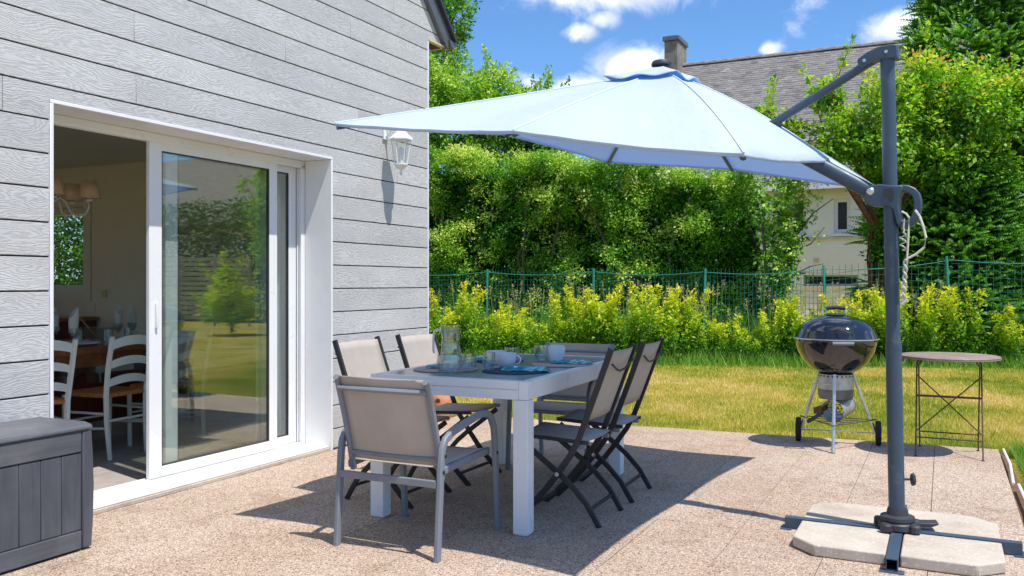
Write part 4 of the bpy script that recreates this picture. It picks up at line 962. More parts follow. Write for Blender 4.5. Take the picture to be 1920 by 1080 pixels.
# chimney starter lying on the shelf
cs = empty('chimney_starter', BC+Vector((.03, .02, .295)), 0, 'rusty galvanised charcoal chimney starter lying under the barbecue', 'charcoal starter')
ax = Vector((.62, .72, .12)).normalized()
m = MB(); m.lathe([(.088, -.13), (.09, -.13), (.09, .13), (.088, .13), (.0875, -.128)], 28, (0, 0, 0), ax); m.build('drum', 'galv', cs)
sidev = ax.cross(Vector((0, 0, 1))).normalized(); upv = sidev.cross(ax)
m = MB()
for r in (.03, .055, .08):
    m.sweep([-ax*.02+sidev*r*math.cos(a*math.pi/8)+upv*r*math.sin(a*math.pi/8) for a in range(16)], .0028, n=5, ref=ax, closed=True)
for a in range(6): m.rod(-ax*.02, -ax*.02+sidev*.086*math.cos(a*math.pi/3)+upv*.086*math.sin(a*math.pi/3), .0028, 5)
m.build('wire_grate', 'rust_iron', cs)
hv = (-sidev*.9-ax*.3+upv*-.2)
if hv.x > 0: hv = -hv
m = MB(); m.sweep([hv.normalized()*.085+ax*-.09, hv.normalized()*.15+ax*-.12-upv*.03, hv.normalized()*.20+ax*-.1-upv*.05], .015, .012, n=8); m.build('handle', 'dark_plastic', cs)
m = MB(); m.prism([(.0, -.11), (.065, -.09), (.0, .02)], hv.normalized()*.09, hv.normalized(), ax, upv*.05); m.build('heat_guard', 'rust_iron', cs)

# ================================================================== BISTRO TABLE
bt = empty('bistro_table', (3.226, 6.50, 0), ANG-R(90), 'round rusty brown metal bistro table with crossed wire legs at the terrace corner', 'table')
m = MB(); m.lathe([(0, .728), (.335, .728), (.340, .726), (.342, .721), (.338, .717), (.330, .720), (0, .720)], 56); m.build('table_top', 'table_iron', bt)
m = MB(); m.lathe([(.3375, .7165), (.3435, .716), (.3435, .708), (.3375, .708)], 56); m.build('rim_band', 'table_iron', bt)
# local x = along the wall normal (right), y = away from camera
hw = .217
for fy, ty, w in ((-.20, .14, hw), (.22, -.13, hw-.018)):
    nm = 'leg_frame'
    m = MB(); 
    for sx in (-1, 1):
        m.sweep([(sx*w, fy, 0), (sx*w, fy+(ty-fy)*.93, .655), (sx*(w-.02), ty, .69), (sx*(w-.02), ty, .708)], .006, n=6)
        m.lathe([(0, 0), (.011, .0), (.011, .006), (0, .008)], 8, (sx*w, fy, 0))
    for z in (.13,): yy = fy+(ty-fy)*.93*z/.655; m.rod((-w, yy, z), (w, yy, z), .005, 6)
    m.build(nm, 'rust_iron', bt)
fy, ty = -.20, .14; Yz = lambda z: fy+(ty-fy)*.93*z/.655
m = MB(); m.bar((-hw, Yz(.42), .42), (hw, Yz(.42), .42), .016, .005); m.build('cross_rail', 'rust_iron', bt)
m = MB(); m.rod((-hw, Yz(.57)-.006, .57), (hw, Yz(.17)-.006, .17), .005, 6); m.build('cross_brace', 'rust_iron', bt)
m = MB(); m.rod((hw, Yz(.57)+.006, .57), (-hw, Yz(.17)+.006, .17), .005, 6); m.build('cross_brace', 'rust_iron', bt)

# ================================================================== TERRACOTTA POT seen under the table
tp = empty('terracotta_pot', (-.655, 8.1, -.03), 0, 'small terracotta urn with cut-out openings at the edge of the lawn behind the chairs', 'pot')
m = MB(); m.lathe([(0, 0), (.07, 0), (.085, .04), (.105, .12), (.11, .2), (.10, .26), (.075, .30), (.055, .315), (.062, .34), (.052, .34), (.045, .315), (.065, .295), (.09, .25), (.1, .2), (.095, .12), (.06, .02), (0, .02)], 24); m.build('body', 'terracotta', tp)
m = MB()
for a, z in ((-100, .22), (-60, .17), (-140, .15)):
    q = Vector((math.cos(R(a))*.107, math.sin(R(a))*.107, z)); m.lathe([(0, .003), (.022, .002), (.024, 0)], 7, q, (math.cos(R(a)), math.sin(R(a)), 0))
m.build('opening', 'wood_red', tp)
m = MB(); m.sweep([(.04, -.03, .33), (.09, -.02, .36), (.12, 0, .33), (.115, 0, .28), (.1, 0, .25)], .01, n=8, ref=(0, 1, 0)); m.build('ear', 'terracotta', tp)

# ================================================================== ROOM INSIDE
def dining_chair(s, d, rz, label):
    t = empty('dining_chair', W(s, d, .03), ANG+R(90)+rz, label, 'chair', 'white ladder-back dining chairs')
    # local x forward (into the room), origin centre of seat
    for sy in (-1, 1):
        m = MB(); m.sweep([(-.205, sy*.165, 0), (-.185, sy*.175, .25), (-.185, sy*.18, .45), (-.215, sy*.19, .65), (-.26, sy*.195, .86)], .019, .017, n=6, ref=(0, 1, 0), taper=[.9, 1, 1.1, 1.1, 1.0]); m.build('leg', 'white_paint', t)
        m = MB(); m.sweep([(.185, sy*.195, 0), (.185, sy*.2, .44)], .017, n=8, ref=(1, 0, 0)); m.build('leg', 'white_paint', t)
        m = MB(); m.rod((-.19, sy*.172, .22), (.185, sy*.198, .2), .009, 6); m.rod((-.19, sy*.174, .32), (.185, sy*.198, .32), .009, 6); m.build('side_stretcher', 'white_paint', t)
    m = MB(); m.rod((-.187, -.172, .27), (-.187, .172, .27), .009, 6); m.rod((.185, -.197, .25), (.185, .197, .25), .009, 6); m.build('stretcher', 'white_paint', t)
    for z, h in ((.80, .06), (.66, .05), (.53, .05)):
        x = -.19-(z-.45)*.17; ys = [-.18+.36*i/8 for i in range(9)]
        m = MB(); vs = []
        for y in ys:
            c = 1-(y/.18)**2; vs += [(x-.02*c, y, z-h/2+.028*c), (x-.02*c, y, z+h/2+.034*c), (x-.02*c+.014, y, z+h/2+.034*c), (x-.02*c+.014, y, z-h/2+.028*c)]
        fs = []
        for i in range(8):
            for k in range(4): fs.append((i*4+k, i*4+(k+1) % 4, (i+1)*4+(k+1) % 4, (i+1)*4+k))
        m.add(vs, fs, True); m.build('back_slat', 'white_paint', t, sharp=50)
    m = MB(); m.box(-.19, .2, -.19, .19, .43, .465); m.build('seat', 'rush', t, bevel=.012)
dining_chair(-.93, 1.27, R(4), 'white ladder-back dining chair with rush seat seen through the open door, in full view')
dining_chair(-1.53, 1.30, R(-10), 'white ladder-back dining chair cut by the left jamb of the open door')
dining_chair(-.42, 1.22, R(6), 'white ladder-back dining chair seen through the sliding glass panel')
dining_chair(-1.75, 2.75, R(184), 'white ladder-back dining chair on the far side of the indoor table')
dt = empty('dining_table', W(-.75, 2.0, .03), ANG, 'orange wooden dining table with dark red base inside the room', 'table')
m = MB(); m.box(-1.35, 1.22, -.46, .46, .70, .76); m.build('table_top', 'wood_orange', dt, bevel=.01)
m = MB(); m.box(-1.2, 1.1, -.38, .38, .60, .698); m.build('apron', 'wood_orange', dt)
for sx in (-1.1, 1.0):
    m = MB(); m.box(sx-.05, sx+.05, -.32, .32, .08, .6); m.box(sx-.06, sx+.06, -.4, .4, 0, .08); m.build('trestle', 'wood_red', dt, bevel=.01)
m = MB(); m.box(-1.05, .95, -.04, .04, .12, .5); m.build('centre_panel', 'wood_red', dt)
m = MB(); m.box(-1.36, 1.23, -.47, .47, .7605, .7625); k = MB()
vs = []; fs = []; n = 60
for i in range(n):
    x = -1.36+2.59*i/(n-1)
    for j in range(6): vs.append((x, -.472-.02*math.sin(x*23+j*.4)*j/5-.012*j/5, .762-.055*j))
fs = [(i*6+j, (i+1)*6+j, (i+1)*6+j+1, i*6+j+1) for i in range(n-1) for j in range(5)]; m.add(vs, fs, True)
tag(m.build('tablecloth', 'lamp_glass', None, W(-.75, 2.0, .03), ANG, sharp=80), 'transparent plastic cover hanging over the indoor dining table', 'tablecloth')
def napkin_glass(s, d, rz, label):
    t = empty('stemmed_glass', W(s, d, .7925), rz, label, 'glass', 'glasses with folded white napkins on the indoor table')
    m = MB(); m.lathe([(0, 0), (.035, 0), (.035, .003), (.005, .008), (.004, .05), (.02, .065), (.036, .095), (.038, .13), (.036, .13), (.034, .095), (0, .06)], 14); m.build('vessel', 'clear_glass', t)
    m = MB(); vs = []; fs = []
    for i in range(6):
        z = .075+.026*i*1.25
        for j in range(12):
            a = 2*math.pi*j/12; r = (.016+.02*math.sin(min(i/3, 1)*1.57))*(1 if i < 5 else .85); cut = (1-math.cos(a))*.5*.075*(i/5)
            vs.append((r*math.cos(a), r*math.sin(a)*.8, z+.05*(i/5)-cut))
    for i in range(5):
        for j in range(12): fs.append((i*12+j, i*12+(j+1) % 12, (i+1)*12+(j+1) % 12, (i+1)*12+j))
    m.add(vs, fs, True); m.build('folded_napkin', 'napkin', t, sharp=60, solid=.003)
napkin_glass(-.87, 1.70, 1.0, 'white napkin in a glass, single one between the two nearer indoor chairs')
napkin_glass(-.14, 2.1, 2.2, 'white napkin in a glass, left one of the pair above the full-view chair')
napkin_glass(.0, 2.1, 4.2, 'white napkin in a glass, right one of the pair above the full-view chair')
napkin_glass(-.72, 2.12, 2.6, 'white napkin in a glass, beside the left jamb of the open door')
napkin_glass(.3, 1.8, .6, 'white napkin in a glass, behind the sliding glass panel')
for i, (s, d) in enumerate(((-.80, 1.70), (-.38, 1.72), (.15, 1.72), (-1.2, 1.72))):
    m = MB(); m.lathe([(0, 0), (.09, .0), (.13, .014), (.132, .018), (.09, .008), (0, .006)], 28)
    tag(m.build('plate', 'porcelain', None, W(s, d, .7925)), ['white plate on the indoor table left of the full-view chair', 'white plate on the indoor table behind the full-view chair', 'white plate on the indoor table behind the glass panel', 'white plate on the indoor table at the left jamb'][i], 'plate', 'plates on the indoor table')
m = MB(); m.lathe([(0, 0), (.06, 0), (.11, .06), (.135, .11), (.132, .11), (.105, .06), (.055, .008), (0, .008)], 24)
t = tag(m.build('salad_bowl', 'clear_glass', None, W(-.42, 2.0, .7925)), 'large clear salad bowl in the middle of the indoor table', 'bowl')
m = MB(); m.rod((0, 0, .02), (-.20, .08, .20), .006, 6); tag(m.build('wooden_spoon', 'weathered_slat', None, W(-.42, 2.0, .7935)), 'wooden salad spoon leaning out of the clear bowl', 'spoon')
for i, (s, d) in enumerate(((-.5, 1.78), (-.68, 1.9), (-.25, 1.85))):
    m = MB(); m.lathe([(0, 0), (.03, 0), (.036, .1), (.033, .1), (.028, .01), (0, .01)], 12)
    tag(m.build('drinking_glass', 'clear_glass', None, W(s, d, .7925)), ['small tumbler in front of the clear salad bowl', 'small tumbler left of the clear salad bowl', 'small tumbler right of the clear salad bowl'][i], 'glass', 'tumblers on the indoor table')
# chandelier
cl = empty('chandelier', W(-1.02, 1.75, 1.86), ANG, 'cream painted chandelier with small beige shades hanging inside the open door', 'chandelier')
m = MB(); m.rod((0, 0, -.05), (0, 0, .64), .006, 6); m.lathe([(0, -.1), (.02, -.09), (.03, -.06), (.018, -.03), (.028, 0), (.02, .05), (.01, .08), (0, .09)], 12); m.lathe([(0, .64), (.05, .62), (.05, .61), (0, .61)], 12); m.build('stem', 'white_paint', cl)
for i in range(5):
    a = R(20+72*i); dx, dy = math.cos(a), math.sin(a)
    m = MB(); m.sweep([(dx*r, dy*r, z) for r, z in ((.01, .0), (.06, .03), (.10, .0), (.13, -.07), (.18, -.11), (.235, -.09), (.26, -.03), (.26, .0))], .007, n=7)
    m.lathe([(0, .0), (.022, .005), (.03, .02), (.012, .025), (.012, .06), (0, .06)], 10, (dx*.26, dy*.26, 0)); ar = m.build('arm', 'white_paint', cl)
    m = MB(); m.lathe([(.078, .03), (.05, .16)], 20, (dx*.26, dy*.26, 0)); m.build('lamp_shade', 'shade', ar, solid=.002)
# kitchen counter with coffee machine
kc = empty('kitchen_counter', W(.75, 4.6, .03), ANG, 'dark kitchen counter with wooden worktop under the window in the room', 'counter')
m = MB(); m.box(-.28, .29, -.75, 1.5, .0, .84); m.build('cabinet', 'wood_red', kc)
m = MB(); m.box(-.32, .30, -.78, 1.5, .842, .88); m.build('worktop', 'wood_orange', kc, bevel=.004)
m = MB(); m.lathe([(0, 0), (.06, 0), (.06, .17), (.066, .18), (.066, .2), (.03, .22), (.012, .23), (.012, .25), (0, .25)], 16); 
tag(m.build('storage_jar', 'steel', None, W(.7, 4.45, .911)), 'steel jar on the kitchen worktop below the window', 'jar')
# curtain behind the glass
m = MB(); vs = []; n = 26
for i in range(n):
    x = -.34+.26*i/(n-1)
    for j in range(8):
        z = .1+2.15*j/7; vs.append((x, .40+.022*math.sin(i*1.3+.2*j), z))
fs = [(i*8+j, (i+1)*8+j, (i+1)*8+j+1, i*8+j+1) for i in range(n-1) for j in range(7)]; m.add(vs, fs, True)
tag(m.build('curtain', 'curtain', None, O, ANG, sharp=80, solid=.002), 'white curtain gathered behind the right side of the sliding door glass', 'curtain')

# ================================================================== VEGETATION
def to_np(v): return np.array([v.x, v.y, v.z])

def limbs(parent, segs, mat, name='branch'):
    m = MB()
    for p, r0, r1 in segs:
        k = len(p); m.sweep(p, r0, n=7, ref=(.3, 1, .1), taper=[1+(r1/r0-1)*i/(k-1) for i in range(k)])
    return m.build(name, mat, parent)

# --- tall hedge behind the fence
hd = empty('tall_hedge', (0, 0, 0), 0, 'tall bushy green hedge behind the green wire fence', 'hedge')
def hedge_crown():
    n = 5200
    d = rng.uniform(-1.0, 8.2, n); top = 4.3-.09*(8.2-d)+.35*(vnoise(d, d*0, .8, 3)-.5)
    top = np.where(d < -1.0, top-(.5*(-1.0-d)), top)
    z = rng.random(n)**.9*top; bul = (vnoise(d*1.0, z, .75, 5)-.5)*.8+(vnoise(d, z, .3, 6)-.5)*.35
    depth = rng.random(n)**2*.9
    s = 10.85+bul+depth+.12*(z/top)**2*2
    # top surface
    k = n//4; s[:k] = rng.uniform(10.7, 12.3, k); z[:k] = top[:k]-rng.random(k)*.35
    kp = (vnoise(d, z, .42, 31)*.6+vnoise(d, z, .2, 33)*.4 > .42) | (rng.random(n) < .10); s, d, z, top = s[kp], d[kp], z[kp], top[kp]; n = len(s)
    C = Wn(s, d, np.maximum(z, .1)); out = np.tile(-u3*.8+np.array([0, 0, .25]), (n, 1))
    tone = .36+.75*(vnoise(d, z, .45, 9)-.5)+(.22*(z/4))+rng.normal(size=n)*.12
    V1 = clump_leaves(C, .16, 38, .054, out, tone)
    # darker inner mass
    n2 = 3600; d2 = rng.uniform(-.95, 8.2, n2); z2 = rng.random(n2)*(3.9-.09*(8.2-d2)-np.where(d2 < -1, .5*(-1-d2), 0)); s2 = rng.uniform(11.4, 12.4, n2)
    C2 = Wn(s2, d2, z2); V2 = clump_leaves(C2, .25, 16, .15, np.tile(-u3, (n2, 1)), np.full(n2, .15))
    # sprouting shoots along the top and face
    parts = [V1, V2]
    sh = 90; d3 = rng.uniform(-.9, 8.2, sh); z3 = 3.9-.09*(8.2-d3)-np.where(d3 < -1, .5*(-1-d3), 0); 
    for i in range(sh):
        L = rng.uniform(.2, .55); t = np.linspace(0, 1, 16)
        p = Wn(np.full(16, rng.uniform(10.7, 11.6)), d3[i]+t*rng.uniform(-.1, .1), z3[i]+t*L)
        dd = rng.normal(size=(16, 3))+np.array([0, 0, .6]); V, F = leaves_geo(p, dd, rng.normal(size=(16, 3)), np.full(16, .07), np.full(16, .04)); parts.append((V, F, np.clip(np.full(16, .6)+rng.normal(size=16)*.15, 0, 1)))
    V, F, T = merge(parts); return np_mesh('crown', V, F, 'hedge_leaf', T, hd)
hedge_crown()
segs = []
for i in range(15):
    d = -.95+i*.62+rng.uniform(-.2, .2); s = 11.4+rng.uniform(-.2, .3)
    p = [W(s, d, 0), W(s-.1, d+rng.uniform(-.15, .15), .8), W(s-.3, d+rng.uniform(-.3, .3), 1.8), W(s-.35, d+rng.uniform(-.4, .4), 2.9)]; segs.append((p, .05, .015))
limbs(hd, segs, 'bark', 'trunk')

# --- ivy covered trunks at the right end of the hedge
iv = empty('ivy_trunk', W(10.75, -1.50, 0), 0, 'ivy-covered leaning trunk at the right end of the hedge beside the neighbouring house', 'tree')
limbs(iv, [([(0, 0, 0), (.08, -.05, .9), (.2, -.05, 1.7), (.36, 0, 2.5)], .085, .04), ([(.08, 0, .7), (-.2, 0, 1.5), (-.25, .1, 2.4)], .05, .02), ([(.25, 0, 2.0), (.6, -.1, 2.5), (.95, -.1, 2.75)], .02, .006), ([(.2, 0, 1.8), (.55, -.1, 1.95), (.8, -.1, 2.25)], .016, .005), ([(.1, 0, 1.3), (.5, -.2, 1.55), (.75, -.2, 1.6)], .014, .004)], 'bark', 'trunk')
n = 520; z = rng.uniform(.2, 3.3, n); x = -.08+.09*z+rng.normal(size=n)*(.10+.06*(z > 1.4)+.07*(z > 2.3)); y = rng.normal(size=n)*.2
C = np.stack([x, y, z], 1); V, F, T = clump_leaves(C, .10, 14, .075, np.tile(-u3, (n, 1)), .35+.25*(z/3)+rng.normal(size=n)*.15); np_mesh('foliage', V, F, 'hedge_leaf', T, iv)

# --- leafy trees left, behind the hedge
def broad_tree(name, base, trunk_h, blobs, nclump, per, ll, mat, label, crad=.2, shoots=0, shell=.55, tone0=.42, trunk_r=.14, tmat='bark', group='trees behind the hedge', cat='tree'):
    t = empty(name, base, 0, label, cat, group); b = np.array(base)
    segs = [([(0, 0, 0), (.05, .03, trunk_h*.5), (0, 0, trunk_h)], trunk_r, trunk_r*.7)]
    vol = np.array([bb[3]*bb[4]*bb[5] for bb in blobs])**.67; pr = vol/vol.sum(); idx = rng.choice(len(blobs), nclump, p=pr)
    B = np.array(blobs)[idx]; dirs = unit(rng.normal(size=(nclump, 3))); rr = shell+(1.05-shell)*rng.random(nclump)**.6
    bump = 1+.22*np.sin(dirs[:, 0]*5+B[:, 0]*3)*np.sin(dirs[:, 2]*6+B[:, 1]*2)
    C = B[:, :3]+dirs*B[:, 3:6]*(rr*bump)[:, None]
    for bb in blobs:
        c = np.array(bb[:3]); mid = np.array([c[0]*.4, c[1]*.4, trunk_h+(c[2]-trunk_h)*.45]); segs.append(([(0, 0, trunk_h*.8), tuple(mid), tuple(c)], trunk_r*.5, .02))
        for q in range(5):
            e = c+unit(rng.normal(size=3))*np.array(bb[3:6])*.85; segs.append(([tuple(c*.7+mid*.3), tuple((c+e)/2+rng.normal(size=3)*.08), tuple(e)], .028, .006))
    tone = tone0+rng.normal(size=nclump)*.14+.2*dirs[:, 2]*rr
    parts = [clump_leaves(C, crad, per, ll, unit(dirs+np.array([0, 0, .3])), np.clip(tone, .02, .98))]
    for i in range(shoots):
        bb = blobs[rng.integers(len(blobs))]; dd = unit(rng.normal(size=3)+np.array([0, 0, 1.6])); st = np.array(bb[:3])+dd*np.array(bb[3:6])*.9
        L = rng.uniform(.35, 1.0); k = int(L*60); tt = np.linspace(0, 1, k); dv = unit(dd*np.array([.9, .9, 0])+np.array([rng.normal()*.25, rng.normal()*.25, 1.1]))
        p = st+np.outer(tt*L, dv)+rng.normal(size=(k, 3))*.05*(1-.5*tt)[:, None]; V, F = leaves_geo(p, rng.normal(size=(k, 3))+dv*.6, rng.normal(size=(k, 3)), np.full(k, ll*1.25), np.full(k, ll*.7)); parts.append((V, F, np.clip(tone0+.1+rng.normal(size=k)*.18, 0, 1)))
        segs.append(([tuple(st-dv*.3), tuple(st+dv*L)], .012, .003))
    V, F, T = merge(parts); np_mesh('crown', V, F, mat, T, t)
    limbs(t, segs, tmat, 'trunk'); return t
broad_tree('leafy_tree', (-1.9, 21.6, 0), 3.0, [(.1, 0, 5.5, 1.9, 1.2, 1.15), (1.55, -.1, 5.3, 1.1, 1.1, 1.05), (-.7, 0, 5.8, 1.2, 1, 1.1), (2.55, 0, 4.8, .8, .8, .75), (.6, 0, 4.0, 2.7, 1, 1.0)], 2300, 26, .085, 'hedge_leaf', 'bright green leafy tree behind the corner of the clad house', .2, 34, tone0=.5)
broad_tree('leafy_tree', (-2.5, 23.5, 0), 4.0, [(.3, 0, 7.0, 1.0, 1.0, 1.0), (.85, .2, 8.5, .6, .8, .9), (-.6, 0, 8.9, 1.2, 1, 1.0)], 800, 24, .095, 'dark_leaf', 'darker tall tree rising above the roof edge of the clad house', .2, 14, tone0=.5)
broad_tree('leafy_tree', (.85, 21.0, 0), 3.6, [(.0, 0, 4.9, .45, .4, .8)], 130, 22, .08, 'hedge_leaf', 'loose upright shoots of a young tree above the parasol', .16, 16, tone0=.45, trunk_r=.06)

# --- tree with sprawling branches right, in front of the neighbouring roof
broad_tree('sprawling_tree', (6.55, 15.6, 0), 2.6,
    [(-.85, -.3, 3.75, .6, .5, .6), (-.1, -.4, 3.9, .75, .7, .9), (.75, -.2, 4.6, .8, .8, .75), (1.7, -.5, 4.2, 1.0, .8, .75), (2.5, -.2, 4.55, .8, .7, .6), (-1.75, -.1, 3.95, .3, .3, .35), (-2.1, -.1, 4.25, .14, .2, .22), (1.2, -.5, 3.3, .9, .6, .5), (3.3, -.2, 4.2, 1.0, .8, .9), (-1.0, -.2, 4.55, .28, .3, .25)],
    1500, 21, .088, 'tree_leaf', 'sprawling light green tree with shaggy reddish trunk behind the parasol pole', .17, 12, .2, .52, .13, 'red_bark', group='trees at the right behind the fence')
# shaggy climber stems round that trunk
sh_ = []
for i in range(40):
    a = rng.uniform(0, 6.28); r = rng.uniform(.14, .24); zz = rng.uniform(.3, 1.6); L = rng.uniform(.6, 1.3)
    sh_.append(([(6.55+r*math.cos(a), 15.6+r*math.sin(a)*.8, zz), (6.55+r*1.15*math.cos(a+.3), 15.6+r*math.sin(a+.3), zz+L*.5), (6.55+r*math.cos(a+.1), 15.6+r*math.sin(a+.1), zz+L)], .022, .012))
cl_ = empty('climbing_plant', (0, 0, 0), 0, 'tangled reddish brown climber stems wrapped round the sprawling tree trunk', 'climber')
limbs(cl_, sh_, 'red_bark', 'stem')
n = 110; C = np.array([6.55, 15.4, 0])+np.stack([rng.normal(size=n)*.13, rng.normal(size=n)*.12, rng.uniform(1.6, 3.0, n)], 1); V, F, T = clump_leaves(C, .14, 14, .08, np.tile(-u3, (n, 1)), np.full(n, .4)); np_mesh('foliage', V, F, 'dark_leaf', T, cl_)

# --- conifers
def conifer(name, base, H, rad, nspr, label, tone0=.35, taper=.9, low=.1, mat='dark_leaf'):
    t = empty(name, base, 0, label, 'tree', 'conifers at the right behind the fence')
    h = low+(H-low)*rng.random(nspr)**.85; a = rng.uniform(0, 2*np.pi, nspr)
    prof = rad*np.clip(1-((h-low)/(H-low))**1.6*taper, .03, 1)*(1+.18*np.sin(a*3+h*1.7)+.12*np.sin(h*5.1+a))
    rr = prof*(.62+.42*rng.random(nspr)**.6); out = np.stack([np.cos(a), np.sin(a), np.zeros(nspr)], 1)
    C = out*rr[:, None]; C[:, 2] = h
    parts = []; k = 15; tt = np.linspace(0, 1, k)
    dv = unit(out+np.stack([rng.normal(size=nspr)*.35, rng.normal(size=nspr)*.35, rng.uniform(-.15, .55, nspr)], 1)); side = unit(np.cross(dv, np.array([0, 0, 1.])+.3*rng.normal(size=(nspr, 3))))
    L = rng.uniform(.25, .5, nspr)
    for i in range(k):
        sg = 1 if i % 2 else -1
        p = C+dv*(L*tt[i])[:, None]+np.array([0, 0, -.12])*(tt[i]**2*L)[:, None]
        dd = unit(dv*.9+side*sg*.8+np.array([0, 0, -.15])); ll = .13*(1.15-tt[i]); V, F = leaves_geo(p, dd, np.cross(dd, side)+np.array([0, 0, .8]), np.full(nspr, ll), np.full(nspr, .042))
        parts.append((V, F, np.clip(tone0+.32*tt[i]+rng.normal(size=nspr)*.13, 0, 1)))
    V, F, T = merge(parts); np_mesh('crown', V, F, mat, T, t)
    # dark inner boughs
    limbs(t, [([(0, 0, 0), (0, 0, H*.5), (0, 0, H*.96)], .16, .02)]+[([(0, 0, hh), (math.cos(q)*rad*.4, math.sin(q)*rad*.4, hh+.15), (math.cos(q)*rad*.75*(1-hh/H*.8), math.sin(q)*rad*.75*(1-hh/H*.8), hh+.25)], .03, .008) for hh in np.arange(.5, H*.9, .35) for q in rng.uniform(0, 6.28, 3)], 'bark', 'trunk'); return t
conifer('conifer_tree', (9.05, 17.0, 0), 8.3, 2.0, 9000, 'tall feathery dark conifer rising to the top right of the picture', .40, .8)
conifer('conifer_tree', (7.9, 15.5, 0), 3.7, 1.25, 5200, 'bushy dark conifer directly behind the wire fence right of the parasol pole', .28, .8)
conifer('conifer_tree', (10.2, 15.4, 0), 4.2, 1.35, 4600, 'conifer at the right edge of the picture behind the fence', .36, .85)
conifer('conifer_tree', (10.4, 17.2, 0), 6.0, 1.4, 3200, 'second tall conifer at the right edge, behind the others', .3)

# --- yellow-green shrub row in front of the fence
def shrub_mesh(seed, h):
    r = np.random.default_rng(seed); parts = []; segs = []
    for i in range(r.integers(11, 15)):
        a = r.uniform(0, 6.28); b = np.array([math.cos(a), math.sin(a), 0])*r.uniform(.02, .14); tilt = np.array([math.cos(a), math.sin(a), 0])*r.uniform(.02, .34)
        L = h*r.uniform(.5, 1.0); k = int(230*L); t = r.random(k)**.75
        base = b+np.outer(t*L, np.array([tilt[0], tilt[1], 1])); jit = r.normal(size=(k, 3))*np.array([.055, .055, .02])*(1.1-.75*t)[:, None]
        P = base+jit; D = unit(r.normal(size=(k, 3))*.8+np.array([0, 0, .6])+jit*8); N_ = r.normal(size=(k, 3))+np.array([0, 0, .8]); l = .05*(.7+.6*r.random(k))
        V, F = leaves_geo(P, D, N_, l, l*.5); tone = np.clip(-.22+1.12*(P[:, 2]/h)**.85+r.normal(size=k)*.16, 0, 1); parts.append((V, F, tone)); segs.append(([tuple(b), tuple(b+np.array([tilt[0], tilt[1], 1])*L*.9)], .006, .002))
    V, F, T = merge(parts); return V, F, T, segs
protos = []
for i, h in enumerate((1.0, 1.12, .88, .98, 1.2)):
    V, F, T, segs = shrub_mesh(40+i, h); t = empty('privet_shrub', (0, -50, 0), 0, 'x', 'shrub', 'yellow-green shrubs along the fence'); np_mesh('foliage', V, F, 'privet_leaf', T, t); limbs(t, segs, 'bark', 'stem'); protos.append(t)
row = []
xA, yA, xB, yB = -1.35, 14.95, 8.1, 13.85
nsh = 30
LM = [(0, 868, 'beside the corner of the clad house'), (868, 1000, 'behind the jug and white mugs'), (1000, 1143, 'behind the far armchair'), (1143, 1250, 'behind the folding chair backs'),
      (1250, 1490, 'between folding chairs and barbecue'), (1490, 1640, 'behind the barbecue lid'), (1640, 1705, 'behind the parasol pole'), (1705, 1865, 'behind the bistro table'), (1865, 9999, 'at the right edge of the picture')]
ORD = ['leftmost', 'second', 'third', 'fourth', 'fifth', 'sixth', 'seventh', 'eighth']
lm_count = {}
def shrub_label(x, y):
    b = x/y*1650+960; ph = next(p for lo, hi, p in LM if lo <= b < hi); k = lm_count.get(ph, 0); lm_count[ph] = k+1
    return 'yellow-green shrub '+ph+', '+ORD[k]+(' one there' if k == 0 else ' from left there')
for i in range(nsh):
    f = i/(nsh-1); x = xA+(xB-xA)*f+rng.uniform(-.06, .06); y = yA+(yB-yA)*f+rng.uniform(-.18, .18)
    p = protos[i % 5] if i < 5 else None; sc = rng.uniform(.72, 1.2)
    if p is not None: o = p; o.location = (x, y, -.05); o.rotation_euler = (0, 0, rng.uniform(0, 6.28)); o['label'] = shrub_label(x, y)
    else: o = copy_tree(protos[int(rng.integers(5))], None, (x, y, -.05), rng.uniform(0, 6.28), shrub_label(x, y))
    o.scale = (sc*1.1, sc*1.1, sc); o.rotation_euler = (rng.uniform(-.16, .16), rng.uniform(-.2, .2), o.rotation_euler[2])

